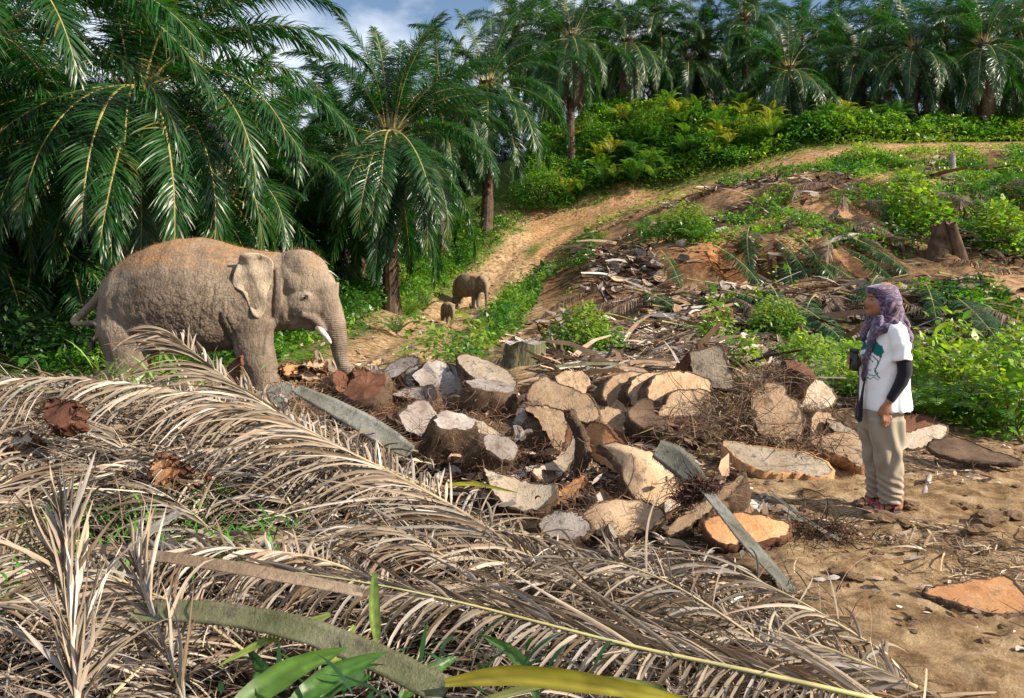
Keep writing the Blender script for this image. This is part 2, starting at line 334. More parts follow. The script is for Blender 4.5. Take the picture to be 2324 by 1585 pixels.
#@@STRUCT
# ------------------------------------------------------------------ oil palms
def frond_mesh(name, L, e0, c, p=1.3, nl=140, ll=0.85, lw=0.040, grav=0.9, plum=0.5, pet=0.16, seed=0, dead=False, wob=0.15, side_bend=0.0):
    r = np.random.default_rng(seed); ns = 22; s = np.linspace(0, 1, ns)
    e = e0-c*s**p; az = side_bend*s**1.5+wob*np.sin(s*3+seed)*0.15
    d = np.stack([np.cos(e)*np.cos(az), np.cos(e)*np.sin(az), np.sin(e)], 1)
    path = np.vstack([[0, 0, 0], np.cumsum(d[:-1]*L/(ns-1), 0)])
    A = Acc(); rad = np.interp(s, [0, .1, .2, 1], [.10, .05, .035, .006])*L/5.5
    V, Fq = tube(path, np.stack([rad, rad*0.6], 1), 5)
    rc = (0.26, 0.22, 0.07) if not dead else (0.20, 0.14, 0.09)
    A.add(V, Fq, tints(len(V), rc, 0.1, 0.04, r), 1)
    k = np.repeat(np.arange(nl), 2); sd = np.tile([-1, 1], nl); u = (k+0.5+r.uniform(-.3, .3, len(k)))/nl
    u = np.clip(u, 0, 0.999); ss = pet+(1-pet)*u
    pos = np.stack([np.interp(ss, s, path[:, j]) for j in range(3)], 1); tg = unit(np.stack([np.interp(ss, s, d[:, j]) for j in range(3)], 1))
    lat = unit(np.cross(tg, np.tile([0, 0, 1.0], (len(tg), 1)))); up = np.cross(lat, tg)
    ang = np.radians(np.interp(u, [0, .5, 1], [72, 58, 22]))+r.normal(0, .08, len(k))
    roll = plum*r.choice([-0.7, 0.15, 0.8], len(k))+r.normal(0, .12, len(k))
    if dead: roll = roll*0.6-0.35
    dirn = tg*np.cos(ang)[:, None]+(lat*sd[:, None]*np.cos(roll)[:, None]+up*np.sin(roll)[:, None])*np.sin(ang)[:, None]
    Ln = ll*np.interp(u, [0, .12, .45, .8, 1], [.45, .8, 1, .75, .4])*r.uniform(.85, 1.1, len(k))
    base = (0.015, 0.062, 0.012) if not dead else (0.17, 0.12, 0.085)
    tn = tints(len(k), base, 0.22, 0.10, r)
    if not dead:
        y_ = r.random(len(k)) < 0.05; tn[y_] = tints(y_.sum(), (0.14, 0.12, 0.03), .2, .1, r)
    V, Fq, T = blades(pos, dirn, tg, Ln, lw*r.uniform(.8, 1.15, len(k)), 5, grav*r.uniform(.6, 1.4, len(k)), tn, 'palm', twist=r.normal(0, .5, len(k)))
    A.add(V, Fq, T, 0)
    return A.mesh(name, [M['dry'] if dead else M['frond'], M['rachis']])
FR = {}
spec = {'up': (R(82), R(45), 1.6), 'high': (R(66), R(85), 1.4), 'mid': (R(45), R(95), 1.2), 'low': (R(20), R(92), 1.1), 'drop': (R(-8), R(78), 0.9), 'hang': (R(-40), R(48), 0.6)}
for k, (e0, c, p) in spec.items():
    FR[k] = [frond_mesh('frond_'+k, 5.3, e0, c*f, p, nl=165, lw=.035, grav=g, seed=hash(k) % 97+j if False else sum(map(ord, k))+j*13, side_bend=sb)
             for j, (f, g, sb) in enumerate([(1, .75, .1), (.82, 1.0, -.15), (1.12, .65, 0.05)])]
FR['dead'] = [frond_mesh('dead_frond_mesh', 4.6, R(-35), R(60), .5, nl=90, ll=.8, grav=1.8, seed=301+j, dead=True) for j in range(2)]
def trunk_mesh(h, r0, seed, stub=0.2):
    A = Acc(); r = np.random.default_rng(seed); n = max(4, int(h/0.4)); zz = np.linspace(-0.3, h, n+1)
    path = np.stack([0.06*np.sin(zz*0.8+seed), 0.06*np.cos(zz*0.7+seed), zz], 1)
    V, Fq = tube(path, np.interp(zz, [0, .5, h], [r0*1.35, r0, r0*0.95])*(1+r.normal(0, .04, n+1)), 12); A.add(V, Fq)
    ns = int(h/0.055); k = np.arange(ns); a = k*2.3998; z = k*h/ns      # stubs of the cut leaf bases, in a spiral
    o = np.stack([np.cos(a), np.sin(a), np.zeros(ns)], 1); pos = o*(r0*0.9)+np.stack([np.interp(z, zz, path[:, 0]), np.interp(z, zz, path[:, 1]), z], 1)
    L = stub*r.uniform(.5, 1.3, ns)*np.interp(z/h, [0, .6, 1], [.35, .7, 1.5]); up = np.stack([-np.sin(a), np.cos(a), np.zeros(ns)], 1)
    V, Fq, T = blades(pos, o+np.array([0, 0, 0.9]), up, L, 0.16, 2, -0.3, tints(ns, (.1, .07, .05)), 'twig', fold=0.4); A.add(V, Fq, T)
    return A.mesh('trunk', [M['trunk']])
ORDER = ['up', 'high', 'high', 'mid', 'mid', 'low', 'low', 'drop', 'drop', 'hang', 'hang']
DENSE = ['high', 'mid', 'mid', 'low', 'low', 'drop', 'drop', 'hang', 'hang', 'hang']
def palm(u, v, y, label, sc=1.0, nf=38, seed=0, base=None, skirt=0, group=None, r0=0.30, kinds=None, hero=None, spin=0.0, open_=False):
    r = random.Random(seed); c = P(u, v, y); gzv = gz(c.x, c.y) if base is None else base
    t = thing('oil_palm', label, 'palm tree', (c.x, c.y, gzv), group)
    h = max(0.6, c.z-gzv)
    link('trunk', trunk_mesh(h, r0*max(sc, .8), seed), t)
    def put(kind, az, s, tilt=0.0, zo=0.0):
        o = link('frond', r.choice(FR[kind]), t); o.location = (math.cos(az)*0.16*sc, math.sin(az)*0.16*sc, h-0.1+zo)
        o.rotation_euler = (r.uniform(-.12, .12), tilt, az); k = s*sc; o.scale = (k, k, k)
    for i in range(nf):
        f = (i+0.5)/nf; kind = (kinds or ORDER)[min(len(kinds or ORDER)-1, int(f*len(kinds or ORDER)))]
        az = i*2.39996+r.uniform(-.25, .25)+spin
        if open_ and math.cos(az+math.pi/2) > .55:       # keep the heart of the crown in view
            if kind in ('mid', 'low'): kind = 'drop'
            elif kind in ('up', 'high'): az += math.pi
        put(kind, az, r.uniform(.88, 1.08)*(0.9 if kind == 'up' else 1), r.uniform(-.12, .12), -0.5*f)
    for kind, azd, s, tl in (hero or []): put(kind, R(azd), s, R(tl))
    for i in range(skirt):
        put('dead', i*2*math.pi/skirt+r.uniform(-.3, .3), r.uniform(.75, 1.0), R(r.uniform(5, 30)), -0.6-r.random()*0.4)
    return t
# azimuth: 0 = right, -90 = towards the camera, 180 = left
LESS = ['up', 'up', 'high', 'high', 'mid', 'mid', 'low', 'low']
palm(310, 190, 15.5, 'large oil palm right behind the big elephant, long fronds arching over its back', .84, 34, 3, r0=.34, skirt=5, kinds=['up', 'up', 'up', 'high', 'high', 'high', 'mid', 'low', 'drop', 'drop'], open_=True,
     hero=[('low', -25, 1.08, 0), ('low', -35, 1.05, 5), ('mid', 5, 1.1, -4), ('drop', -70, .8, 0), ('drop', -100, .95, 0), ('high', 20, 1.1, 0), ('low', -8, 1.1, 0), ('drop', -30, 1.0, 0), ('drop', -50, 1.05, 0), ('drop', -80, 1.0, 0), ('drop', -15, 1, 0), ('hang', -110, .9, 0), ('hang', -60, .9, 0), ('drop', -120, 1, 0), ('drop', -150, 1, 0)])
palm(-60, 0, 11.5, 'oil palm at the far left edge whose yellow-ribbed fronds sweep down into view', .84, 24, 5, r0=.2, kinds=LESS,
     hero=[('low', -15, .95, 0), ('low', -5, .9, 0), ('mid', 10, .95, 0), ('low', -40, .85, 0), ('mid', -25, .95, 0), ('mid', -8, 1, 0)])
palm(885, 292, 25.5, 'big full oil palm with a rounded crown standing left of the dirt track', 0.84, 50, 8, skirt=5, r0=.33, open_=True,
     hero=[('up', 100, .95, 0), ('up', 20, .95, 0), ('up', 60, .95, 0), ('low', -20, 1, 0), ('drop', -60, 1, 0), ('drop', -110, 1, 0), ('mid', 0, 1, 0), ('hang', -80, 1, 0), ('hang', -40, 1, 0), ('hang', -130, 1, 0), ('drop', -85, 1, 0)])
palm(1105, 185, 41.5, 'tall oil palm with a bare dark trunk beside the bend of the dirt track', 1.02, 40, 12, r0=.30, open_=True, hero=[('drop', -60, 1, 0), ('hang', -40, .95, 0), ('hang', -80, 1.05, 0)])
palm(1297, 78, 49, 'oil palm wearing a thick skirt of dead brown fronds, leftmost on the ridge', 0.84, 40, 15, skirt=26, open_=True)
palm(1790, 150, 50, 'round-crowned oil palm in the middle of the ridge, orange rib bases showing', .88, 44, 18, skirt=14, open_=True)
palm(1560, 130, 56, 'darker oil palm on the ridge with sky gaps below its crown', .85, 36, 21, skirt=14, open_=True)
palm(1425, 90, 54, 'oil palm on the ridge just right of the one with the brown skirt', .88, 38, 23, skirt=20, open_=True)
palm(1945, 130, 52, 'slender oil palm on the ridge with grey dead fronds hanging to the ground', .85, 36, 26, skirt=20, open_=True)
palm(2075, 105, 50, 'oil palm on the right part of the ridge with creeper climbing its trunk', .88, 38, 28, skirt=16, open_=True)
palm(2232, 95, 49, 'tall oil palm near the right edge of the ridge with drooping blue-green fronds', .95, 40, 31, skirt=14, open_=True)
palm(2390, 120, 50, 'oil palm cut by the right edge of the picture on the ridge', .9, 36, 35, skirt=6, open_=True)
palm(1690, 30, 56, 'high-crowned oil palm poking up behind the middle of the ridge', .85, 30, 37)
palm(655, 385, 31, 'oil palm in the gap between the two large left palms, spear frond against sky', .78, 38, 40, skirt=4, hero=[('up', 90, 1.15, -5)])
palm(775, 340, 35, 'oil palm half hidden behind the left shoulder of the rounded crown', .8, 34, 43, skirt=4)
palm(1000, 235, 40, 'oil palm seen between the two palms left of the track', .8, 34, 45, skirt=4)
palm(500, 400, 23, 'oil palm behind the right side of the large left palm', 0.9, 30, 47, skirt=4)
BACK = [(60, 160, 21), (-120, 200, 18), (-350, 100, 15), (420, 330, 27), (60, 330, 27), (520, 380, 36), (330, 400, 40), (700, 420, 40), (880, 400, 44), (600, 480, 26), (180, 420, 34), (-100, 400, 36), (-420, 300, 26), (780, 380, 30), (300, 480, 22), (100, 500, 20), (480, 520, 24), (-60, 520, 19), (650, 540, 29), (200, 560, 28), (750, 520, 36), (420, 560, 34), (560, 600, 40), (20, 560, 30), (1000, 330, 52), (1070, 300, 58), (1120, 340, 60), (940, 360, 50)]
for i, (u, v, y) in enumerate(BACK):
    palm(u, v, y, 'oil palm standing deep in the shaded grove on the left', 0.9, 34, 60+i, skirt=10, group='oil palms of the shaded grove', kinds=DENSE)
for i, u in enumerate(range(1180, 2560, 105)):
    palm(u+random.uniform(-25, 25), random.uniform(50, 130), random.uniform(56, 66), 'oil palm in the back row of the ridge grove', 1.0, 34, 90+i, skirt=16, group='oil palms of the back row on the ridge')
for i, u in enumerate(range(1230, 2560, 150)):
    palm(u+random.uniform(-25, 25), random.uniform(150, 210), random.uniform(70, 80), 'oil palm in the back row of the ridge grove', 1.0, 34, 120+i, skirt=14, kinds=DENSE, group='oil palms of the back row on the ridge')
#@@REST
# ------------------------------------------------------------------ green stuff
def canopy(name, label, xs, ys, h, clump, size, cols, seed=0, dens=None, kindstuff=True, elong=2.2, spread=0.8, nseg=2):
    """a carpet of real leaves: each leaf a short bent blade near the top of a lumpy canopy over the ground"""
    r = np.random.default_rng(seed); n = len(xs)
    g = ground_z(xs, ys)
    lump = np.maximum(0, vnoise(xs/clump, ys/clump, seed)*0.65+vnoise(xs/clump*2.7, ys/clump*2.7, seed+1)*0.35)**1.5
    top = h*(0.15+1.35*lump); t = 1-r.random(n)**2.2*0.75
    pos = np.stack([xs, ys, g+top*t], 1)
    a = r.uniform(0, 2*np.pi, n); el = r.normal(0.25, 0.5, n)
    D = np.stack([np.cos(a)*np.cos(el), np.sin(a)*np.cos(el), np.sin(el)], 1); S = np.stack([-np.sin(a), np.cos(a), r.normal(0, spread, n)], 1)
    sp = vnoise(xs/clump*0.8, ys/clump*0.8, seed+5)
    ci = np.clip((sp*len(cols)+r.normal(0, .6, n)).astype(int), 0, len(cols)-1)
    tn = np.asarray(cols)[ci]*np.exp(r.normal(0, .25, (n, 1)))*(1+r.normal(0, .08, (n, 3)))
    L = size*np.exp(r.normal(0, .35, n)); V, Fq, T = blades(pos, D, S, L, L/elong, nseg, 0.9, np.clip(tn, .003, .9), 'leaf', twist=r.normal(0, .6, n))
    me = np_mesh(name, V, Fq, T, [M['leaf']]); return link(name, me, kind='stuff') if kindstuff else me
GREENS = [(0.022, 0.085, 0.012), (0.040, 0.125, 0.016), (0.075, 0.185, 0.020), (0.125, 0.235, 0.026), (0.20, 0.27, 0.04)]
SHADEG = [(0.012, 0.05, 0.012), (0.02, 0.075, 0.014), (0.035, 0.11, 0.016), (0.07, 0.17, 0.02)]
def region(poly_px, n, seed, ypick):
    """n random ground points inside an image-space quad list [(u0,u1)], depth range by function"""
    r = np.random.default_rng(seed); return r
def rect_pts(n, x0, x1, y0, y1, seed, keep):
    r = np.random.default_rng(seed); xs = r.uniform(x0, x1, n); ys = r.uniform(y0, y1, n); k = keep(xs, ys, r); return xs[k], ys[k]
def rd(x, y): return np.minimum(seg_dist(x, y, ROAD), seg_dist(x, y, SPUR))
# the bank between the track and the ridge
xs, ys = rect_pts(230000, -2, 34, 42, 54, 1, lambda x, y, r: (rd(x, y) > 2.0+r.random(len(x))*0.8) & (y > 43.5+np.clip(x-20, 0, 9)*0.1) & (x > 0.2+(y-46)*0.15))
canopy('bank_undergrowth', '', xs, ys, 1.6, 1.9, 0.19, GREENS, 2)
xs, ys = rect_pts(26000, -2, 32, 41, 54, 5, lambda x, y, r: (rd(x, y) > 1.1+r.random(len(x))*1.2) & (rd(x, y) < 3.6))
canopy('verge_grass', '', xs, ys, 0.35, 1.0, 0.22, GREENS[2:], 6, elong=5)
# left verge below the grove
def leftkeep(x, y, r): return (rd(x, y) > 1.45+r.random(len(x))*0.9) & (x < -0.5+(y-15)*0.12)
xs, ys = rect_pts(230000, -8.5, 6, 12.5, 44, 7, lambda x, y, r: leftkeep(x, y, r) & (rd(x, y) < 4.2))
canopy('verge_plants', '', xs, ys, 0.85, 1.0, 0.11, GREENS, 8)
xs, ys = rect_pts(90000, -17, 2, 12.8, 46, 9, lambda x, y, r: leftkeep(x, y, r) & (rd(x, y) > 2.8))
canopy('grove_undergrowth', '', xs, ys, 1.0, 1.5, 0.13, [tuple(k*.6 for k in c) for c in SHADEG], 10)  # leaf greens darkened, the deep shade of the grove is painted in
# short grass on the track verges and on the clearing
xs, ys = rect_pts(60000, -6, 8, 12, 42, 11, lambda x, y, r: (rd(x, y) < 2.6) & (fbm(x*0.9, y*0.9, 21, 3)+np.exp(-(rd(x, y)/.4)**2)*0.18 > 0.10+r.random(len(x))*.12))
canopy('track_grass', '', xs, ys, 0.10, 0.6, 0.07, GREENS[2:], 12, elong=4)
# weeds over the cleared terraces on the right
xs, ys = rect_pts(230000, 1.5, 28, 18, 41, 13, lambda x, y, r: (rd(x, y) > 1.6) & (y < 40.5) & ~((y > 21.3) & (y < 26.9) & (r.random(len(x)) < .93)) & ((y > 21.5) | (fbm(x*.8, y*.8, 43, 3) > .08)) & (fbm(x*0.55, y*0.55, 41, 3)+np.where((x > 10) & (y > 26), 0.12, 0)+np.where((x > 14), 0.05, 0) > 0.04+r.random(len(x))*.12))
canopy('terrace_weeds', '', xs, ys, 0.6, 0.9, 0.12, GREENS, 14)
xs, ys = rect_pts(9000, 5.0, 12.5, 18.2, 20.6, 15, lambda x, y, r: fbm(x*0.7, y*0.7, 51, 3) > -0.05)
canopy('low_weeds', '', xs, ys, 0.6, 0.8, 0.12, GREENS, 16)
# plants behind the person
xs, ys = rect_pts(46000, 3.2, 13, 8.3, 17.5, 17, lambda x, y, r: (fbm(x*0.6, y*0.6, 61, 3)+np.clip((x-4.4)*0.25, -0.3, .16)-np.where(y < 9.3, .08, 0) > r.random(len(x))*.16) & (x > 3.3+(y-8)*0.30))
canopy('clearing_weeds', '', xs, ys, 0.5, 0.8, 0.085, GREENS, 18)
xs, ys = rect_pts(5000, 1.6, 6, 4.8, 9.6, 19, lambda x, y, r: (fbm(x*0.9, y*0.9, 63, 3)+np.clip((x-3.4)*0.12, -.2, .12)+np.where(y > 7.4, .12, 0) > 0.2+r.random(len(x))*.1))
canopy('sparse_grass', '', xs, ys, 0.08, 0.6, 0.05, GREENS[1:], 20, elong=6)
# single shrubs
def shrub_mesh(name, rx, rz, n, size, cols, seed, elong=2.2, stems=14, stemh=1.0):
    r = np.random.default_rng(seed); A = Acc()
    a = r.uniform(0, 2*np.pi, n); cz = r.uniform(-0.05, 1, n); rr = np.sqrt(np.clip(1-cz**2, 0, 1))*(1-r.random(n)**2*0.7)
    lump = 0.75+0.5*vnoise(a*1.6+seed, cz*2.5, seed)
    pos = np.stack([np.cos(a)*rr*rx*lump, np.sin(a)*rr*rx*lump, np.clip(cz, 0, 1)*rz*lump*(1-r.random(n)**2*0.5)], 1)
    el = r.normal(0.2, 0.5, n); aa = a+r.normal(0, .9, n); D = np.stack([np.cos(aa)*np.cos(el), np.sin(aa)*np.cos(el), np.sin(el)], 1)
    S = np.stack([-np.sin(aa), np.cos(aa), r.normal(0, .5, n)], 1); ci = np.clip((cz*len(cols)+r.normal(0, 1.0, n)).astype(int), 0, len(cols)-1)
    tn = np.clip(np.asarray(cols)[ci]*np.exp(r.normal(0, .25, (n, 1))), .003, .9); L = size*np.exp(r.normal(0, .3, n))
    V, Fq, T = blades(pos, D, S, L, L/elong, 3, 0.9, tn, 'leaf', twist=r.normal(0, .5, n)); A.add(V, Fq, T)
    lm = A.mesh(name+'_leaves', [M['leaf']]); B = Acc()
    a = r.uniform(0, 2*np.pi, stems); q = r.uniform(0.1, .9, stems); D = np.stack([np.cos(a)*q, np.sin(a)*q, np.ones(stems)], 1)
    V, Fq, T = blades(np.zeros((stems, 3))+r.normal(0, rx*.12, (stems, 3))*[1, 1, 0], D, np.cross(D, [0, 1, .3]), rz*1.05*r.uniform(.6, 1, stems), 0.016, 4, 0.3, tints(stems, (.12, .09, .05)), 'twig', fold=.5)
    B.add(V, Fq, T); return lm, B.mesh(name+'_stems', [M['twig']])
def shrub(name, label, u, v, y, meshes, s=1.0, rot=0.0, cat='shrub', group=None):
    p = P(u, v, y); t = thing(name, label, cat, (p.x, p.y, gz(p.x, p.y)-0.03), group)
    t.scale = (s, s, s); t.rotation_euler.z = rot
    link('foliage', meshes[0], t); link('stem', meshes[1], t); return t
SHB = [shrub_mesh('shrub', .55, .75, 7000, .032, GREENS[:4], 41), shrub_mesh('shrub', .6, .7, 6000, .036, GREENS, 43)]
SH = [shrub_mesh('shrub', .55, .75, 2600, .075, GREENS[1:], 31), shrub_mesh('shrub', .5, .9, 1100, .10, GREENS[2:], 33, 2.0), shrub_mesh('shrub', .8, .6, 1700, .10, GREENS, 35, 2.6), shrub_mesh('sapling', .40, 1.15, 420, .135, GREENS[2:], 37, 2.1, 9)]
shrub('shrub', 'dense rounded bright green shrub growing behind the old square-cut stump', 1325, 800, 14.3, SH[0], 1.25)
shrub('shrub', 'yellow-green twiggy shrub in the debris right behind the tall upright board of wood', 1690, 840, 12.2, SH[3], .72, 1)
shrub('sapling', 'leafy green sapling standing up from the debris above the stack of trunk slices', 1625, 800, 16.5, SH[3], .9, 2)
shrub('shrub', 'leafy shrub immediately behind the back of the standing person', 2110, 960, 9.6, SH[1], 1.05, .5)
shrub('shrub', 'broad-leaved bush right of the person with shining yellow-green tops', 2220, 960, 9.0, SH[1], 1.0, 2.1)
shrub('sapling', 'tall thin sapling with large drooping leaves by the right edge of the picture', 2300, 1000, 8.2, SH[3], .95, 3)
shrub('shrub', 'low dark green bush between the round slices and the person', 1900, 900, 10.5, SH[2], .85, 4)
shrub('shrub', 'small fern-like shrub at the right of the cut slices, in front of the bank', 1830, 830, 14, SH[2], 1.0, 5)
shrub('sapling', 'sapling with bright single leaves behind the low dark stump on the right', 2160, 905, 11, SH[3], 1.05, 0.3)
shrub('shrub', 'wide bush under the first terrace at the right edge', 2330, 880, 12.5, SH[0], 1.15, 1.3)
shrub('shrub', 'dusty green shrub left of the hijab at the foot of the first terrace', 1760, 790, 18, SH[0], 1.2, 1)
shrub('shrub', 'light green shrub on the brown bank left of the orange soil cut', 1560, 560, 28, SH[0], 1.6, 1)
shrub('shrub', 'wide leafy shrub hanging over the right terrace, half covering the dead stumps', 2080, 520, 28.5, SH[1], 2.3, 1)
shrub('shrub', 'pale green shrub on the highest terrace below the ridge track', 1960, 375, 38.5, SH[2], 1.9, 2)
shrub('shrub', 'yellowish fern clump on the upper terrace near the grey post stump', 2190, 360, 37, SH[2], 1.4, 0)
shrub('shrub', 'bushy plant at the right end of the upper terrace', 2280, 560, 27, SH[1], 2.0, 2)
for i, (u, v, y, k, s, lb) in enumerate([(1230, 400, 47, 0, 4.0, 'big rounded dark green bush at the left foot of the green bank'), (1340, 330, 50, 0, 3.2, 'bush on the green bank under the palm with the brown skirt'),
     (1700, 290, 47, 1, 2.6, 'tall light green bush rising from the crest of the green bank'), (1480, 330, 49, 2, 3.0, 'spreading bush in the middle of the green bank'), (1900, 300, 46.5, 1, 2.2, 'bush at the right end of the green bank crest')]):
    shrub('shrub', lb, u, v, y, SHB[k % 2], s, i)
# fern fronds standing out of the bank: small arching plants
def fern_mesh(seed, cols):
    A = Acc(); r = np.random.default_rng(seed)
    for j in range(9):
        a = j*2*np.pi/9+r.uniform(-.3, .3); e0 = r.uniform(.8, 1.4); s = np.linspace(0, 1, 9); e = e0-1.6*s**1.4
        d = np.stack([np.cos(e)*np.cos(a), np.cos(e)*np.sin(a), np.sin(e)], 1); path = np.vstack([[0, 0, 0], np.cumsum(d[:-1]*0.11, 0)])
        k = np.repeat(np.linspace(.1, 1, 17), 2); sd = np.tile([-1, 1], 17); pos = np.stack([np.interp(k, s, path[:, i]) for i in range(3)], 1)
        tg = unit(np.stack([np.interp(k, s, d[:, i]) for i in range(3)], 1)); lat = unit(np.cross(tg, np.array([0, 0, 1.0])+0*tg))*sd[:, None]
        V, Fq, T = blades(pos, lat+tg*.4, tg, .16*np.sin(np.pi*np.clip(k*.9+.1, 0, 1))+.03, .035, 2, .5, tints(34, cols, .2, .08, r), 'leaf'); A.add(V, Fq, T)
        V, Fq = tube(path, np.full(9, .006), 4); A.add(V, Fq, (.12, .13, .03))
    return A.mesh('fern', [M['leaf']])
FERN = [fern_mesh(1, (.09, .19, .02)), fern_mesh(2, (.04, .13, .02)), fern_mesh(3, (.26, .27, .04))]
r_ = random.Random(5)
for i in range(90):
    u = r_.uniform(1250, 2050); lo = 430-(u-1250)*0.16; v = r_.uniform(285, lo); y = 50-(v-290)/(lo-290+1)*4.5
    p = P(u, v, y); f = thing('fern', 'arching fern standing out of the green bank', 'fern', (p.x, p.y, gz(p.x, p.y)+r_.uniform(.7, 1.3)), 'ferns on the green bank', r_.choice(FERN))
    s = r_.uniform(.9, 1.7); f.scale = (s, s, s*1.3); f.rotation_euler.z = r_.uniform(0, 6)
for i, (u, v, y) in enumerate([(1500, 500, 34), (1460, 520, 33), (2130, 970, 8.6), (2250, 985, 8.3), (2080, 965, 9), (960, 640, 30), (930, 660, 26), (900, 700, 22), (700, 800, 14), (1580, 560, 27)]):
    p = P(u, v, y); f = thing('fern', ['green fern tuft on the brown slope above the track', 'second fern tuft on the brown slope, lower left of its neighbour', 'bright fern right behind the person', 'fern beside the sapling at the right edge', 'fern growing by the reddish stump',
        'fern on the left verge near the far elephant', 'fern under the rounded palm', 'fern at the foot of the grove behind the trunk of the elephant', 'dark fern behind the front leg of the big elephant', 'fern over the orange soil cut'][i], 'fern', (p.x, p.y, gz(p.x, p.y)+.1), None, FERN[i % 2])
    s = 0.6+y*0.02; f.scale = (s, s, s)
#@@
# ------------------------------------------------------------------ wood: materials
def wood_mat(name, c1, c2, c3, stain=0.5, fibre=60, obj=True):
    m, n, l, b = nodes_of(name); co = obj_co(n)
    inf = n.new('ShaderNodeObjectInfo')
    add = n.new('ShaderNodeVectorMath'); add.operation = 'ADD'; cm = n.new('ShaderNodeCombineXYZ')
    mu = n.new('ShaderNodeMath'); mu.operation = 'MULTIPLY'; l.new(inf.outputs['Random'], mu.inputs[0]); mu.inputs[1].default_value = 40
    l.new(mu.outputs[0], cm.inputs[0]); l.new(co, add.inputs[0]); l.new(cm.outputs[0], add.inputs[1]); v = add.outputs[0]
    f = noise_node(n, l, v, fibre, 5, 0.75, (1, 1, 0.25)); big = noise_node(n, l, v, 4.5, 7, 0.65); st = noise_node(n, l, v, 9, 8, 0.75)
    r = ramp(n, [(0.3, c1), (0.5, c2), (0.72, c3)]); l.new(big, r.inputs[0])
    c = mixc(n, l, 0.55, r.outputs[0], mixc(n, l, f, (0.45, 0.42, 0.38), (1.5, 1.5, 1.5)), 'MULTIPLY')
    sr = ramp(n, [(0.52, (0, 0, 0)), (0.64, (stain, stain, stain))]); l.new(st, sr.inputs[0])
    c = mixc(n, l, sr.outputs[0], c, (0.045, 0.032, 0.026))
    hv = n.new('ShaderNodeMath'); hv.operation = 'MULTIPLY_ADD'; l.new(inf.outputs['Random'], hv.inputs[0]); hv.inputs[1].default_value = 0.5; hv.inputs[2].default_value = 0.75
    hs = n.new('ShaderNodeHueSaturation'); l.new(c, hs.inputs['Color']); l.new(hv.outputs[0], hs.inputs['Value'])
    vo = n.new('ShaderNodeTexVoronoi'); vo.feature = 'DISTANCE_TO_EDGE'; vo.inputs['Scale'].default_value = 7; l.new(mixc(n, l, .35, v, st, 'ADD'), vo.inputs['Vector'])
    vr = ramp(n, [(0, (.25, .2, .17)), (.035, (1, 1, 1))]); l.new(vo.outputs['Distance'], vr.inputs[0]); hc = mixc(n, l, .4, hs.outputs[0], vr.outputs[0], 'MULTIPLY')
    l.new(hc, b.inputs['Base Color']); b.inputs['Roughness'].default_value = 0.85; b.inputs['Specular IOR Level'].default_value = 0.2
    ad = n.new('ShaderNodeMath'); ad.operation = 'MULTIPLY_ADD'; l.new(f, ad.inputs[0]); ad.inputs[1].default_value = 0.5; l.new(st, ad.inputs[2])
    bump(n, l, b, ad.outputs[0], 0.8, 0.02); return m
M['cut'] = wood_mat('cut_wood_fresh', (0.27, 0.165, 0.095), (0.43, 0.30, 0.19), (0.55, 0.42, 0.29), 0.7)
M['orange'] = wood_mat('cut_wood_orange', (0.30, 0.12, 0.045), (0.46, 0.24, 0.11), (0.56, 0.37, 0.21), 0.5)
M['pale'] = wood_mat('cut_wood_pale', (0.24, 0.175, 0.12), (0.39, 0.32, 0.24), (0.49, 0.43, 0.355), 0.85)
M['grey'] = wood_mat('cut_wood_weathered', (0.11, 0.08, 0.065), (0.27, 0.235, 0.215), (0.45, 0.43, 0.42), 0.9)
M['bark'] = wood_mat('fibrous_bark', (0.028, 0.017, 0.011), (0.095, 0.060, 0.038), (0.21, 0.135, 0.09), 0.8, 90)
M['redbark'] = wood_mat('reddish_bark', (0.05, 0.02, 0.012), (0.13, 0.055, 0.03), (0.24, 0.12, 0.07), 0.6, 90)
M['petiole'] = wood_mat('petiole_skin', (0.07, 0.07, 0.05), (0.155, 0.155, 0.13), (0.28, 0.285, 0.28), 0.8, 40)
M['petgreen'] = wood_mat('petiole_green', (0.06, 0.07, 0.03), (0.14, 0.145, 0.08), (0.26, 0.25, 0.19), 0.7, 40)

def smooth_poly(pts, n):
    """closed Catmull-Rom through pts, resampled to n points by length"""
    p = np.asarray(pts, float); k = len(p); o = []
    for i in range(k):
        a, b, c, d = p[i-1], p[i], p[(i+1) % k], p[(i+2) % k]
        for t in np.linspace(0, 1, 8, endpoint=False):
            o.append(0.5*((2*b)+(c-a)*t+(2*a-5*b+4*c-d)*t*t+(3*b-a-3*c+d)*t**3))
    o = np.array(o); q = np.vstack([o, o[:1]]); s = np.append(0, np.cumsum(np.linalg.norm(np.diff(q, axis=0), axis=1)))
    t = np.linspace(0, s[-1], n, endpoint=False); return np.stack([np.interp(t, s, q[:, j]) for j in range(p.shape[1])], 1)
def fibres(A, pos, nrm, n, L, seed, mi=0, col=(.09, .055, .035), grav=.6):
    r = np.random.default_rng(seed); k = r.integers(0, len(pos), n); D = unit(nrm[k]+r.normal(0, .6, (n, 3)))
    V, Fq, T = blades(pos[k]+r.normal(0, .008, (n, 3)), D, r.normal(0, 1, (n, 3)), L*np.exp(r.normal(0, .5, n)), .0045, 4, grav, tints(n, col, .5, .1, r), 'twig', curl=r.normal(0, .9, (n, 3)))
    A.add(V, Fq, T, mi)
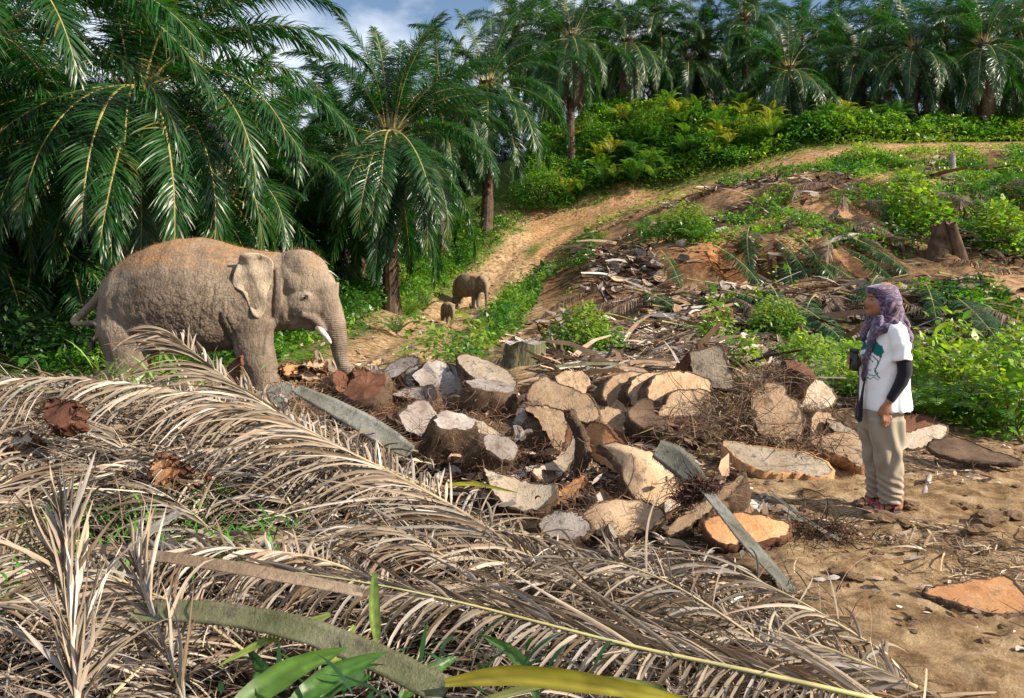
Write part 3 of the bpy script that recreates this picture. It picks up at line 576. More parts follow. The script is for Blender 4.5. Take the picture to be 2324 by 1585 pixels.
def slab(u0, v0, outline, y, nrm, thick, label, face='cut', bark='bark', bend=(0, 0), jag=0.007, fib=60, seed=0, name='trunk_slice', cat='palm wood', back=None, bulge=0.0, group=None, fl=.06):
    """outline: image-plane points of the visible cut face; it stands in its own plane through P(u0,v0,y)
    with normal nrm, has real thickness behind it and a bark edge. bend = (amount, direction angle)"""
    y0_ = y
    for _it in range(14):
        c = P(u0, v0, y); vb = max(q[1] for q in outline); zb = P(u0, vb, y).z
        if zb > gz(c.x, c.y)-.03 or y < y0_*.72: break
        y *= .975
    thick = thick*2.1 if .09 < thick < .2 else thick*1.3
    c = P(u0, v0, y); n = Vector(nrm).normalized(); r = np.random.default_rng(seed+int(u0)); eye = Vector((0, 0, CH))
    ux = Vector((0, 0, 1)).cross(n); ux = ux.normalized() if ux.length > .05 else Vector((1, 0, 0)); uy = n.cross(ux)
    pts = []
    for (pu, pv) in outline:
        d = P(pu, pv, 1)-eye; dn = d.dot(n); dn = dn if abs(dn) > 0.18 else math.copysign(0.18, dn); t = (c-eye).dot(n)/dn
        q = eye+d*t-c; q = q if q.length < 1.6 else q*(1.6/q.length); pts.append((q.dot(ux), q.dot(uy)))
    N = 56; o = smooth_poly(pts, N); cen = o.mean(0); o = o+r.normal(0, jag, (N, 2))
    rings = [0.0, .3, .55, .78, .93, 1.0]; ba, bd = bend; bd = R(bd); bx, by = math.cos(bd), math.sin(bd); ext = np.abs((o-cen)@[bx, by]).max()
    def lift(q): k = (q-cen)@[bx, by]; return ba*(k/ext)**2
    o_s = smooth_poly(pts, N); sd_ = seed+int(u0)
    def layer(off, rg, rough):
        out = []
        for s in rg:
            base = o_s*(1-s**6)+o*s**6; q = cen+(base-cen)*s if s > 0 else cen[None]
            h = lift(q)-off+bulge*(1-s*s)+fbm(q[:, 0]*9+sd_, q[:, 1]*9, sd_ % 50, 3)*rough*6; out.append(np.column_stack([q, h]))
        return out
    B = np.array([list(ux), list(uy), list(n)])
    def w(a): return a@B
    top = layer(0, rings, .004); bot = layer(thick, rings, .006)
    root = thing(name, label, cat, c, group)
    for nm, lay, mat, flip in (('cut_face', top, face, False), ('back_face', bot, back or bark, True)):
        V = np.vstack(lay); Fs = []
        for k in range(1, len(rings)-1):
            a = 1+(k-1)*N; b2 = 1+k*N
            for j in range(N): Fs.append((a+j, b2+j, b2+(j+1) % N, a+(j+1) % N))
        fs = [(0, 1+j, 1+(j+1) % N) for j in range(N)]
        allf = [f if not flip else f[::-1] for f in fs+Fs]
        me = bpy.data.meshes.new(nm); me.from_pydata(w(V).tolist(), [], allf); me.materials.append(M[mat]); me.polygons.foreach_set('use_smooth', [True]*len(me.polygons))
        link(nm, me, root)
    e1, e2 = top[-1], bot[-1]; mids = [e1*(1-t)+e2*t+np.column_stack([(o-cen)/np.linalg.norm(o-cen, axis=1, keepdims=True)*(0.014*math.sin(math.pi*t)+r.normal(0, .007, (N, 1))), np.zeros(N)]) for t in (.0, .15, .4, .65, .85, 1.0)]
    mids[0] = e1*1.0; mids[0][:, :2] = cen+(e1[:, :2]-cen)*.975; mids[0][:, 2] += .004; mids[1][:, :2] = cen+(e1[:, :2]-cen)*1.02; mids[1][:, 2] = e1[:, 2]+.006
    A = Acc(); V = w(np.vstack(mids)); id_ = np.arange(6*N).reshape(6, N); nx = np.roll(id_, -1, 1)
    A.add(V, np.stack([id_[:-1], nx[:-1], nx[1:], id_[1:]], -1).reshape(-1, 4), (.06, .04, .025), 0)
    if fib:
        out3 = w(np.column_stack([(o-cen)/np.linalg.norm(o-cen, axis=1, keepdims=True), np.zeros(N)]))
        fibres(A, w(np.vstack([mids[0], mids[2]])), np.vstack([out3, out3]), fib, fl, seed+5, 1)
    link('bark', A.mesh('bark', [M[bark], M['twig']]), root)
    return root
S6 = lambda pts: [(1202.8+a*.2996, 728+b*.2996) for a, b in pts]
S5 = lambda pts: [(696.3+a*.2996, 728+b*.2996) for a, b in pts]
S7 = lambda pts: [(1582.8+a*.4237, 823+b*.4237) for a, b in pts]
def ctr(o): a = np.array(o); return a.mean(0)
def sl(pts, y, nrm, th, label, **k):
    c = ctr(pts); return slab(c[0], c[1], pts, y, nrm, th, label, **k)
sl(S5([(510, 430), (600, 350), (720, 280), (830, 270), (845, 320), (760, 370), (660, 430), (560, 460)]), 8.9, (-.35, -.75, .6), .16, 'grey-brown weathered slice leaning at the back left of the pile, nearest the elephant trunk', face='grey')
sl(S5([(740, 400), (830, 340), (950, 320), (1080, 325), (1180, 390), (1215, 450), (1180, 540), (1120, 590), (1020, 600), (900, 570), (780, 520)]), 8.5, (-.1, -.75, .65), .15, 'large cracked blue-grey weathered slice between the leaning slice and the tall log end', face='grey')
# the tall log end: deep body
sl(S5([(1145, 258), (1250, 262), (1370, 300), (1480, 350), (1560, 410), (1592, 480), (1560, 535), (1490, 540), (1400, 500), (1300, 455), (1200, 380), (1150, 320)]), 8.3, (.05, -.45, .88), .50, 'tall log end with pale cream sloping cut face and dark body, highest in the pile', face='pale', fib=140, fl=.06)
sl(S5([(310, 600), (360, 520), (480, 450), (560, 480), (640, 560), (660, 640), (600, 690), (480, 680), (380, 650)]), 8.0, (-.2, -.8, .5), .35, 'shaggy fibrous brown log end under the elephant trunk', face='redbark', fib=500, fl=.10, jag=.03)
sl(S5([(670, 590), (760, 520), (900, 500), (990, 550), (985, 620), (930, 690), (850, 720), (870, 640), (800, 590), (720, 600)]), 7.7, (-.2, -.7, .7), .12, 'hollow curved piece of grey-brown shell in front of the blue-grey slice', face='grey', bend=(.10, 30), fib=160)
sl(S5([(905, 840), (960, 760), (1060, 740), (1200, 740), (1260, 830), (1290, 980), (1230, 1020), (1080, 1000), (960, 950)]), 6.9, (-.15, -.9, .35), .3, 'dark blackened log block in the middle of the pile', face='grey', bark='bark', fib=220, fl=.07)
sl(S5([(1160, 730), (1230, 725), (1350, 770), (1480, 860), (1580, 960), (1560, 985), (1450, 950), (1320, 870), (1250, 800)]), 6.7, (.25, -.35, .9), .26, 'thick tilted slice with cream top edge and dark rough side, right of the blackened block', face='pale', fib=160)
sl(S5([(1550, 860), (1580, 720), (1640, 620), (1720, 680), (1780, 820), (1790, 950), (1740, 975), (1640, 940), (1560, 900)]), 6.9, (-.3, -.9, .2), .12, 'dark bluish slice standing on edge beside the orange split slice', face='grey')
sl(S5([(1650, 660), (1760, 640), (1880, 660), (1960, 700), (1980, 800), (1960, 900), (1920, 1030), (1870, 960), (1800, 830), (1720, 720)]), 6.7, (-.15, -.85, .45), .14, 'orange-cream slice split by a dark bark seam, left of the curved bark crescent', face='cut', bark='redbark')
sl([(1195, 902), (1205, 878), (1232, 854), (1262, 868), (1300, 880), (1345, 905), (1362, 945), (1330, 960), (1270, 935), (1225, 925)], 7.5, (-.1, -.75, .6), .10, 'broad pale beige slab with grey scrapes lying behind the curved shells', face='cut')
sl([(1350, 945), (1372, 925), (1410, 930), (1428, 955), (1420, 985), (1390, 990), (1360, 975)], 7.4, (.1, -.8, .5), .12, 'small stained beige slice right of the broad pale slab', face='cut')
# curved shells
sl(S5([(1690, 1190), (1790, 1110), (1900, 1030), (1990, 940), (2030, 860), (2045, 930), (2030, 1040), (1960, 1150), (1860, 1225), (1760, 1240)]), 6.1, (.15, -.7, .7), .05, 'thin cream crescent of bent trunk shell curling up', face='pale', bend=(.10, 0), jag=.006)
sl(S5([(1945, 700), (1975, 690), (2040, 780), (2085, 880), (2100, 980), (2080, 1090), (2020, 1150), (2045, 1000), (2035, 890), (1990, 800)]), 6.0, (-.75, -.6, .2), .05, 'dark curved rim of bark standing up over the cream crescent', face='bark', fib=120)
sl(S5([(1340, 1160), (1450, 1175), (1600, 1200), (1780, 1260), (1890, 1290), (1880, 1370), (1800, 1425), (1660, 1440), (1500, 1390), (1400, 1300)]), 5.6, (-.05, -.45, .9), .07, 'blue-grey hollow slice with a whitish surface lying flat in front of the crescent', face='pale', bend=(.06, 0), fib=160)
sl(S5([(1890, 1300), (1960, 1250), (2060, 1180), (2110, 1160), (2090, 1260), (2000, 1340), (1900, 1400)]), 5.6, (-.1, -.8, .6), .05, 'orange-brown shard right of the blue-grey hollow slice', face='orange', bark='redbark')
sl(S6([(400, 800), (480, 765), (560, 790), (620, 850), (700, 960), (740, 1080), (720, 1170), (640, 1150), (540, 1080), (440, 1030), (400, 940)]), 6.2, (-.35, -.9, .3), .06, 'tall curved orange shell forming the left half of the big open split log', face='orange', bark='redbark', bend=(-.10, 0))
sl(S6([(560, 850), (680, 880), (800, 950), (950, 1010), (1080, 1080), (1170, 1180), (1210, 1300), (1180, 1400), (1060, 1430), (900, 1400), (790, 1350), (730, 1220), (700, 1090), (640, 960)]), 6.0, (.12, -.72, .68), .08, 'big curved sheet of bright tan trunk wood, the largest shell in the middle', face='cut', bend=(-.16, -35), fib=150, bulge=.05)
# stack of dark-rimmed slices
for k, (du, lab) in enumerate([(0, 'rearmost mossy dark-rimmed slice of the leaning stack'), (56, 'second mossy dark-rimmed slice of the leaning stack'), (100, 'third dark-rimmed slice of the leaning stack')]):
    sl([(1370+du, 905), (1380+du, 862), (1420+du, 845), (1480+du, 850), (1515+du, 868), (1500+du, 905), (1460+du, 935), (1400+du, 935)], 7.95-.13*k, (.35, -.85, .4), .13, lab, face='cut', bark='bark', fib=70, back='bark', seed=k)
sl(S6([(960, 740), (1010, 640), (1080, 540), (1240, 520), (1350, 540), (1440, 610), (1400, 700), (1330, 780), (1200, 810), (1060, 780)]), 7.4, (.12, -.92, .36), .14, 'front slice of the leaning stack with a wide clean tan face', face='cut', fib=80)
sl([(1467, 905), (1530, 930), (1600, 950), (1640, 975), (1600, 992), (1520, 985), (1440, 960), (1430, 930)], 7.3, (.1, -.5, .85), .12, 'dark mossy slice lying under the leaning stack', face='bark', fib=100)
sl(S6([(1215, 235), (1320, 215), (1440, 178), (1480, 260), (1500, 330), (1550, 500), (1500, 525), (1380, 500), (1250, 480), (1225, 360)]), 8.1, (-.15, -.96, .22), .10, 'tall square board of pale wood standing upright above the stack', face='pale', bark='redbark', jag=.006, fib=50)
sl(S6([(1090, 380), (1150, 300), (1200, 250), (1230, 300), (1220, 400), (1200, 450), (1130, 440)]), 8.3, (-.6, -.8, .2), .05, 'dark red bark flake leaning on the left side of the square board', face='redbark', bark='redbark')
sl(S6([(1670, 560), (1720, 500), (1850, 460), (1930, 500), (1960, 560), (2040, 610), (2040, 660), (2085, 720), (2050, 850), (1990, 900), (1860, 890), (1740, 860), (1680, 700)]), 7.3, (-.18, -.94, .28), .30, 'big round orange-tan slice with a notch, facing the viewer, hairy with roots on its left', face='cut', fib=300, fl=.10)
sl(S7([(465, 100), (560, 80), (650, 90), (720, 140), (745, 200), (700, 240), (620, 265), (560, 270), (520, 200)]), 8.2, (.15, -.85, .5), .16, 'round pale slice with visible rings behind the notched one', face='pale')
sl(S7([(150, 420), (260, 440), (400, 460), (560, 480), (700, 540), (725, 590), (640, 610), (500, 590), (380, 590), (260, 540), (160, 460)]), 6.5, (.02, -.38, .92), .16, 'long flat cream slab lying on the soil below the big round slice', face='pale', bark='orange', fib=120)
sl(S7([(600, 410), (700, 385), (820, 380), (900, 430), (920, 500), (880, 560), (780, 500), (680, 470)]), 6.7, (-.1, -.4, .9), .09, 'flat tan slab with torn rusty edge just left of the trouser legs', face='cut', bark='orange', fib=140)
sl(S7([(690, 305), (760, 320), (860, 370), (905, 400), (900, 440), (820, 430), (740, 370)]), 7.4, (-.1, -.6, .8), .07, 'cream plank lying behind the torn-edged slab', face='pale')
sl(S7([(700, 270), (760, 265), (830, 290), (900, 330), (900, 375), (830, 350), (740, 300)]), 7.9, (.1, -.5, .85), .14, 'dark log piece behind the cream plank', face='bark', fib=60)
sl(S6([(390, 1480), (480, 1400), (620, 1360), (800, 1360), (950, 1400), (1020, 1470), (1000, 1540), (880, 1590), (700, 1640), (520, 1640), (430, 1570)]), 5.3, (-.02, -.62, .78), .10, 'oval tan slice with a black hole lying in front of the largest shell', face='cut', bulge=.05, fib=160)
sl([(1510, 1205), (1555, 1165), (1620, 1125), (1665, 1090), (1692, 1072), (1685, 1095), (1640, 1140), (1580, 1185), (1530, 1215)], 5.6, (-.3, -.55, .8), .12, 'leaning plank of wood with bark underneath, right of the largest shell', face='cut', fib=100)
sl([(1640, 1120), (1665, 1082), (1690, 1090), (1688, 1115), (1660, 1135)], 5.65, (.1, -.9, .3), .05, 'small dark red bark block under the tip of the leaning plank', face='redbark', bark='redbark')
sl([(1600, 1190), (1640, 1165), (1720, 1170), (1790, 1190), (1780, 1215), (1700, 1235), (1630, 1230)], 5.15, (0, -.45, .9), .06, 'orange broken slab half under the long grey petiole', face='orange', bark='redbark', fib=60)
sl([(1225, 1190), (1260, 1160), (1310, 1165), (1345, 1200), (1300, 1225), (1240, 1215)], 5.3, (-.1, -.6, .8), .08, 'brown chunk of wood left of the oval slice', face='grey', fib=90)
sl([(1355, 1150), (1362, 1108), (1390, 1128), (1395, 1150)], 5.6, (0, -.9, .4), .03, 'small upright orange splinter in front of the big shells', face='orange', bark='redbark', fib=15)
sl([(2095, 1345), (2160, 1322), (2250, 1312), (2285, 1308), (2324, 1345), (2345, 1375), (2320, 1395), (2250, 1392), (2180, 1372)], 4.0, (.0, -.12, .99), .055, 'flat orange slab with hairy dark edge lying alone on the soil, lower right', face='orange', bark='bark', jag=.008, fib=260, fl=.02)
sl([(2040, 1000), (2080, 975), (2140, 965), (2150, 985), (2110, 1010), (2060, 1020)], 7.6, (0, -.5, .8), .06, 'grey-tan slab on the ground directly behind the person', face='pale')
sl([(2110, 1010), (2170, 1000), (2240, 1020), (2310, 1045), (2300, 1060), (2200, 1045), (2130, 1030)], 7.3, (0, -.3, .95), .03, 'dark grey curved bark sheet on the ground right of the person', face='bark', bend=(.04, 90))
sl([(2040, 965), (2060, 945), (2100, 943), (2130, 960), (2125, 985), (2080, 990), (2045, 985)], 8.3, (0, -.6, .8), .25, 'low rotten stump with reddish fibrous top behind the person', face='redbark', bark='bark', fib=300, fl=.06, name='tree_stump', cat='stump')
# pieces at the elephant's feet and at the left
sl([(502, 870), (512, 838), (530, 822), (545, 810), (546, 845), (540, 872)], 8.9, (-.4, -.9, .1), .03, 'dark brown curved bark flake standing up between the elephant legs', face='redbark', bark='redbark', fib=20)
sl([(560, 905), (600, 885), (650, 868), (662, 885), (640, 905), (590, 915)], 7.4, (0, -.7, .7), .07, 'purplish plank below the front leg of the big elephant', face='petiole', bark='grey')
sl([(590, 935), (605, 905), (640, 900), (650, 930), (630, 950)], 6.6, (-.1, -.8, .5), .04, 'bluish flat piece of petiole under the purplish plank', face='petiole', bark='grey')
for k, (u, v, w_, h_, mt, lb) in enumerate([(665, 838, 26, 14, 'orange', 'orange torn bark chip behind the purplish plank'), (700, 850, 30, 18, 'cut', 'tan torn husk right of the elephant front foot'), (735, 862, 30, 22, 'orange', 'brown husk piece with splintered top left of the elephant trunk tip'),
        (780, 880, 32, 24, 'grey', 'grey bark bundle under the tip of the elephant trunk'), (822, 850, 22, 10, 'redbark', 'dark splinter crossing the tip of the elephant trunk'), (715, 828, 24, 9, 'cut', 'pale splinter on the track edge by the elephant foot'),
        (130, 940, 40, 34, 'redbark', 'reddish chunk of trunk under the fronds at the left'), (40, 1000, 42, 16, 'pale', 'pale slab poking out under the fronds at the far left'), (280, 1095, 22, 12, 'pale', 'whitish chip showing through the fronds'),
        (365, 1070, 40, 32, 'orange', 'orange-brown chunk in the dark gap under the fronds'), (430, 1085, 30, 18, 'cut', 'tan chip beside the orange-brown chunk under the fronds')]):
    rr = np.random.default_rng(k+70); a = np.linspace(0, 2*np.pi, 9)[:-1]; q = rr.uniform(.7, 1.15, 8)
    sl([(u+w_*math.cos(t)*s, v-h_*math.sin(t)*s) for t, s in zip(a, q)], {6: 5.4, 7: 5.5, 8: 5.0, 9: 5.0, 10: 5.0}.get(k, 8.2), (rr.uniform(-.4, .4), -.75, .6), .09, lb, face=mt, bark='redbark', fib=60, jag=.02, seed=k)
# low heap filler: rough dark earth-and-fibre lump under the slices, real volume
def lump(u0, v0, y, rx, ry, rz, seed):
    c = P(u0, v0, y); g = gz(c.x, c.y); n = 60; a = np.linspace(-1, 1, n); X, Y = np.meshgrid(a, a); rr2 = np.clip(1-X**2-Y**2, 0, 1)
    x = c.x+X*rx; yv = c.y+Y*ry; Z = ground_z(x.ravel(), yv.ravel()).reshape(X.shape)-.05+rz*rr2**.6*(.65+.8*(fbm(x*3.2, yv*3.2, seed, 5)+.35))+(fbm(x*14, yv*14, seed+3, 3))*.08*(rr2 > 0)
    id_ = np.arange(n*n).reshape(n, n); return np.stack([x, yv, Z], -1).reshape(-1, 3), np.stack([id_[:-1, :-1], id_[:-1, 1:], id_[1:, 1:], id_[1:, :-1]], -1).reshape(-1, 4)
A = Acc()
for a_ in [(1120, 1000, 8.3, 1.0, .9, .38, 3), (900, 950, 8.2, .9, .7, .36, 5), (1480, 1000, 8.2, 1.1, .6, .30, 7), (1050, 1050, 7.2, .8, .6, .2, 9), (1740, 1000, 8.1, .7, .5, .35, 11), (700, 900, 8.4, 1.2, .7, .30, 13), (1380, 1050, 6.9, .7, .5, .12, 15)]:
    V, Fq = lump(*a_); A.add(V, Fq, (.05, .03, .02))
link('debris_mound', A.mesh('debris_mound', [M['bark']], True), kind='structure')
mound = bpy.data.objects['debris_mound']
def chunk(u, vb, y, wpx, hpx, label, tilt, face='grey', seed=0):
    c = P(u, vb, y); r = np.random.default_rng(seed+int(u)); w = wpx/F*y/2; h = hpx/F*y*1.15; N = 30; L = 12; a = np.arange(N)*2*np.pi/N; V = []; ph = r.uniform(0, 6, 3)
    prof = 1+.10*np.sin(a*2+ph[0])+.07*np.sin(a*3+ph[1])+.04*np.sin(a*7+ph[2])
    for k in range(L):
        t = k/(L-1); rr = w*prof*(1+.10*math.sin(3.1*t+ph[0]))*(.9 if k in (0, L-1) else 1)+fbm(a*4+ph[1], np.full(N, t*5), seed, 4)*w*.35; V.append(np.column_stack([np.cos(a)*rr, np.sin(a)*rr*.85, np.full(N, (t-.5)*h)+fbm(a*3, np.full(N, t*3), seed+4, 3)*h*.12]))
    V = np.vstack(V); id_ = np.arange(L*N).reshape(L, N); nx = np.roll(id_, -1, 1); A = Acc(); A.add(V, np.stack([id_[:-1], nx[:-1], nx[1:], id_[1:]], -1).reshape(-1, 4), (.06, .04, .025), 0)
    nr = V*[1, 1, 0]; fibres(A, V, unit(nr+1e-6), 260, .07, seed, 1)
    t = thing('trunk_chunk', label, 'palm wood', (c.x, c.y, CH-(vb-hpx*.5-HV)/F*y)); t.rotation_euler = tilt; link('bark', A.mesh('bark', [M['bark'], M['twig']]), t)
    for z, lay in ((1, V[-N:]), (-1, V[:N])):
        me = bpy.data.meshes.new('cut_face'); q = lay.copy(); m_ = q.mean(0); rows = [m_[None]]+[m_+(q-m_)*s*[1, 1, 1]+np.column_stack([np.zeros((N, 2)), fbm(q[:, 0]*20*s, q[:, 1]*20*s, 3, 3)*.03*(1-s)]) for s in (.4, .75, 1.0)]
        fs = [(0, 1+j, 1+(j+1) % N) for j in range(N)]+[(1+k*N+j, 1+(k+1)*N+j, 1+(k+1)*N+(j+1) % N, 1+k*N+(j+1) % N) for k in range(2) for j in range(N)]
        me.from_pydata(np.vstack(rows).tolist(), [], fs if z > 0 else [f[::-1] for f in fs]); me.materials.append(M[face]); link('cut_face', me, t)
    return t
for k, (u, vb, y, w_, h_, tl, fc, lb) in enumerate([(838, 938, 7.55, 104, 66, (.5, -.3, .3), 'redbark', 'shaggy brown trunk chunk just below the tip of the elephant trunk'), (1018, 1035, 6.45, 112, 82, (.45, .1, .5), 'grey', 'blackish trunk chunk in the left middle of the pile'), (1112, 958, 7.9, 120, 80, (.2, .15, 0), 'grey', 'dark chunk under the pale tall log end'),
        (1118, 1066, 6.15, 96, 66, (.7, .5, .2), 'grey', 'rough chunk beneath the thick tilted slice with the cream edge'), (935, 990, 7.0, 96, 60, (1.1, .2, .6), 'grey', 'brown chunk lying on its side left of the blackish one'), (1215, 1035, 6.9, 90, 80, (.3, .9, .1), 'cut', 'chunk leaning behind the dark bark crescent'),
        (1405, 985, 7.9, 120, 76, (.4, -.5, .2), 'cut', 'mossy dark chunk under the left end of the leaning stack'), (1690, 1000, 7.6, 104, 96, (1.2, .1, .9), 'grey', 'root-covered dark chunk left of the notched round slice'), (1795, 900, 8.0, 80, 70, (.5, .3, .2), 'redbark', 'hairy reddish chunk on top behind the notched slice'),
        (1290, 900, 8.6, 90, 50, (1.2, 0, .4), 'cut', 'pale chunk lying behind the broad beige slab'), (990, 905, 8.6, 110, 60, (1.0, .3, 0), 'grey', 'weathered chunk behind the blue-grey slice'), (770, 905, 8.2, 80, 48, (1.1, 0, .9), 'redbark', 'brown husky chunk left of the shaggy one'), (1850, 990, 7.7, 90, 46, (1.3, .1, .4), 'cut', 'chunk half hidden by roots right of the notched slice'),
        (1480, 1230, 5.15, 110, 56, (1.0, .3, .3), 'redbark', 'dark fibrous chunk right of the oval slice in front'), (1360, 1190, 5.5, 90, 44, (.9, .1, 1.1), 'grey', 'small dark chunk between the oval slice and the flat hollow slice')]): chunk(u, vb, y, w_, h_, lb, tl, fc, k)
# root and fibre tangles
def tangle(pts, n, L, seed, col=(.10, .065, .04), w=.006, grav=.4, name='root_tangle', up=.5, spread=1.0, sx=.25):
    r = np.random.default_rng(seed); A = Acc()
    for (u, v, y, s) in pts:
        c = np.array(P(u, v, y)); k = n; pos = c+r.normal(0, 1, (k, 3))*[s, s, s*.45]
        D = r.normal(0, 1, (k, 3))*[spread, spread, .5]+[0, 0, up]
        V, Fq, T = blades(pos, D, r.normal(0, 1, (k, 3)), L*np.exp(r.normal(0, .5, k)), w*np.exp(r.normal(0, .4, k)), 5, grav, tints(k, col, .5, .12, r), 'twig', curl=r.normal(0, 1.3, (k, 3))); A.add(V, Fq, T)
    return link(name, A.mesh(name, [M['twig']]), kind='stuff')
tangle([(1560, 985, 7.0, .16), (1600, 965, 7.1, .16), (1650, 930, 7.2, .12), (1700, 880, 7.3, .10), (1790, 1010, 6.9, .15), (1860, 1020, 6.8, .13), (1750, 850, 7.6, .08), (1890, 950, 7.8, .15), (1690, 985, 7.0, .18)], 230, .17, 1, (.15, .10, .065))
tangle([(1588, 1100, 4.98, .035), (1600, 1112, 4.92, .035), (1575, 1120, 4.95, .04), (1560, 1135, 5.0, .03)], 260, .06, 6, (.06, .03, .022), .007)
tangle([(1850, 1230, 4.9, .13), (1870, 1260, 4.8, .13), (1820, 1290, 4.7, .10), (1880, 1210, 5.0, .10), (1760, 1250, 4.9, .10)], 420, .10, 2, (.07, .042, .026), .005)
tangle([(1050, 1060, 6.3, .2), (1180, 1110, 5.9, .15), (900, 1000, 7.0, .2), (960, 930, 7.4, .15), (1400, 1130, 5.8, .15), (1470, 1200, 5.2, .15), (1350, 1240, 5.0, .2), (1560, 1090, 5.6, .07), (1210, 1040, 6.4, .15), (840, 900, 7.9, .15)], 330, .10, 3, (.085, .045, .028), .006)
tangle([(900, 945, 7.4, .15), (660, 950, 6.8, .2), (560, 930, 7.0, .2), (700, 900, 7.6, .2), (1100, 960, 7.4, .15)], 250, .10, 4, (.16, .09, .05))
#@@
# ------------------------------------------------------------------ where a sight line meets the ground
_ys = np.concatenate([np.arange(2.2, 12, .05), np.arange(12, 72, .15)])
def hit(u, v, off=0.0):
    x = (u-UC)/F*_ys; z = CH-(v-HV)/F*_ys; g = base_z(x, _ys)+off
    k = np.argmax(z < g) if (z < g).any() else len(_ys)-1
    return x[k], _ys[k]
# ------------------------------------------------------------------ stumps, logs, chips
def chip_mesh(seed, kind, face, bark):
    r = np.random.default_rng(seed); N = 18; a = np.arange(N)*2*np.pi/N
    rad = (1+.22*np.sin(a*2+seed)+.12*np.sin(a*3+seed*2)+r.normal(0, .05, N)); o = np.column_stack([np.cos(a)*rad*.5, np.sin(a)*rad*.5*r.uniform(.45, .9)])
    if kind == 'half': o[:, 1] = np.maximum(o[:, 1], -.08+r.normal(0, .03, N))
    th = .10 if kind != 'shell' else .05; bend = .25 if kind == 'shell' else .02; V = []
    for off, sc in ((0, 0), (0, .6), (0, 1), (-th*.5, 1.05), (-th, .97), (-th, .5), (-th, 0)):
        q = o*sc; V.append(np.column_stack([q, off+bend*(q[:, 0]*2)**2*.5+r.normal(0, .008, N)]) if sc else np.array([[0, 0, off]]))
    idx = 1; fs = []; mi = []
    for j in range(N): fs.append((0, 1+j, 1+(j+1) % N)); mi.append(0)
    for k in range(4):
        b0 = 1+k*N
        for j in range(N): fs.append((b0+j, b0+N+j, b0+N+(j+1) % N, b0+(j+1) % N)); mi.append(0 if k == 0 else 1)
    last = 1+5*N
    for j in range(N): fs.append((last, 1+4*N+(j+1) % N, 1+4*N+j)); mi.append(1)
    me = bpy.data.meshes.new('wood_chip'); me.from_pydata(np.vstack(V).tolist(), [], fs)
    me.materials.append(M[face]); me.materials.append(M[bark]); me.polygons.foreach_set('material_index', mi); return me
CHIPS = [chip_mesh(i, k, f, b) for i, (k, f, b) in enumerate([('disc', 'pale', 'bark'), ('half', 'cut', 'redbark'), ('shell', 'pale', 'redbark'), ('shell', 'grey', 'bark'), ('disc', 'cut', 'bark'), ('half', 'grey', 'bark'), ('shell', 'cut', 'redbark'), ('disc', 'grey', 'redbark')])]
r_ = random.Random(11)
ZONES = [((1310, 1500, 570, 655), 46, 'chunk of pale cut palm trunk on the dark mound right of the track', 'chunks of cut trunk beside the track bend', (22, 46)),
         ((1330, 2340, 655, 700), 70, 'flat trunk slice strewn along the first terrace edge', 'slices strewn along the first terrace', (18, 44)),
         ((1080, 1330, 740, 800), 46, 'broken bark plate heaped around the old square-cut stump', 'bark plates around the old stump', (20, 46)),
         ((1250, 1960, 700, 850), 60, 'piece of split trunk lying in the litter behind the big pile', 'split pieces in the litter behind the pile', (18, 44)),
         ((1730, 1960, 398, 470), 26, 'shard of trunk on the debris mound at the end of the second terrace', 'shards on the second terrace', (16, 38)),
         ((2030, 2330, 345, 480), 22, 'sun-bleached shard on the upper right terrace', 'shards on the upper right terrace', (14, 34)),
         ((1380, 1900, 480, 620), 26, 'wood shard on the weedy slope above the orange cut', 'shards on the weedy slope', (14, 34))]
for (u0, u1, v0, v1), n, lab, grp, (s0, s1) in ZONES:
    for i in range(n):
        u = r_.uniform(u0, u1); v = r_.uniform(v0, v1); x, y = hit(u, v); w = r_.uniform(s0, s1)/F*y
        t = thing('wood_chip', lab, 'wood chip', (x, y, gz(x, y)+.25*w+.02), grp, r_.choice(CHIPS)); t.scale = (w, w*r_.uniform(.6, 1), w*r_.uniform(.8, 1.3))
        t.rotation_euler = (r_.gauss(.5, .5), r_.gauss(0, .4), r_.gauss(0, 1.0))
r2 = random.Random(4)
for (u0, u1, v0, v1, n, s0, s1, lab, grp) in [(760, 1200, 870, 1040, 24, 24, 56, 'dark rough chunk of palm trunk wedged in the big pile', 'rough chunks wedged in the pile'), (1380, 1700, 960, 1120, 9, 20, 40, 'tan and brown offcut between the big slices of the pile', 'offcuts between the big slices'),
                                   (1280, 1720, 1150, 1260, 9, 20, 40, 'brown offcut on the soil in front of the pile', 'offcuts in front of the pile'), (590, 860, 825, 890, 22, 24, 50, 'splintered husk at the feet of the big elephant', 'splintered husks by the elephant')]:
    for i in range(n):
        u = r2.uniform(u0, u1); v = r2.uniform(v0, v1); x, y = hit(u, v, .25 if v < 1090 else 0.05); w = r2.uniform(s0, s1)/F*y
        t = thing('trunk_offcut', lab, 'wood offcut', (x, y, CH-(v-HV)/F*y), grp, r2.choice([CHIPS[k] for k in ([3, 5, 7, 1] if 'dark' in lab else [1, 4, 6, 5, 2])])); t.scale = (w, w*.8, w*r2.uniform(1.2, 3))
        t.rotation_euler = (r2.gauss(.7, .5), r2.gauss(0, .5), r2.gauss(0, 1.2))
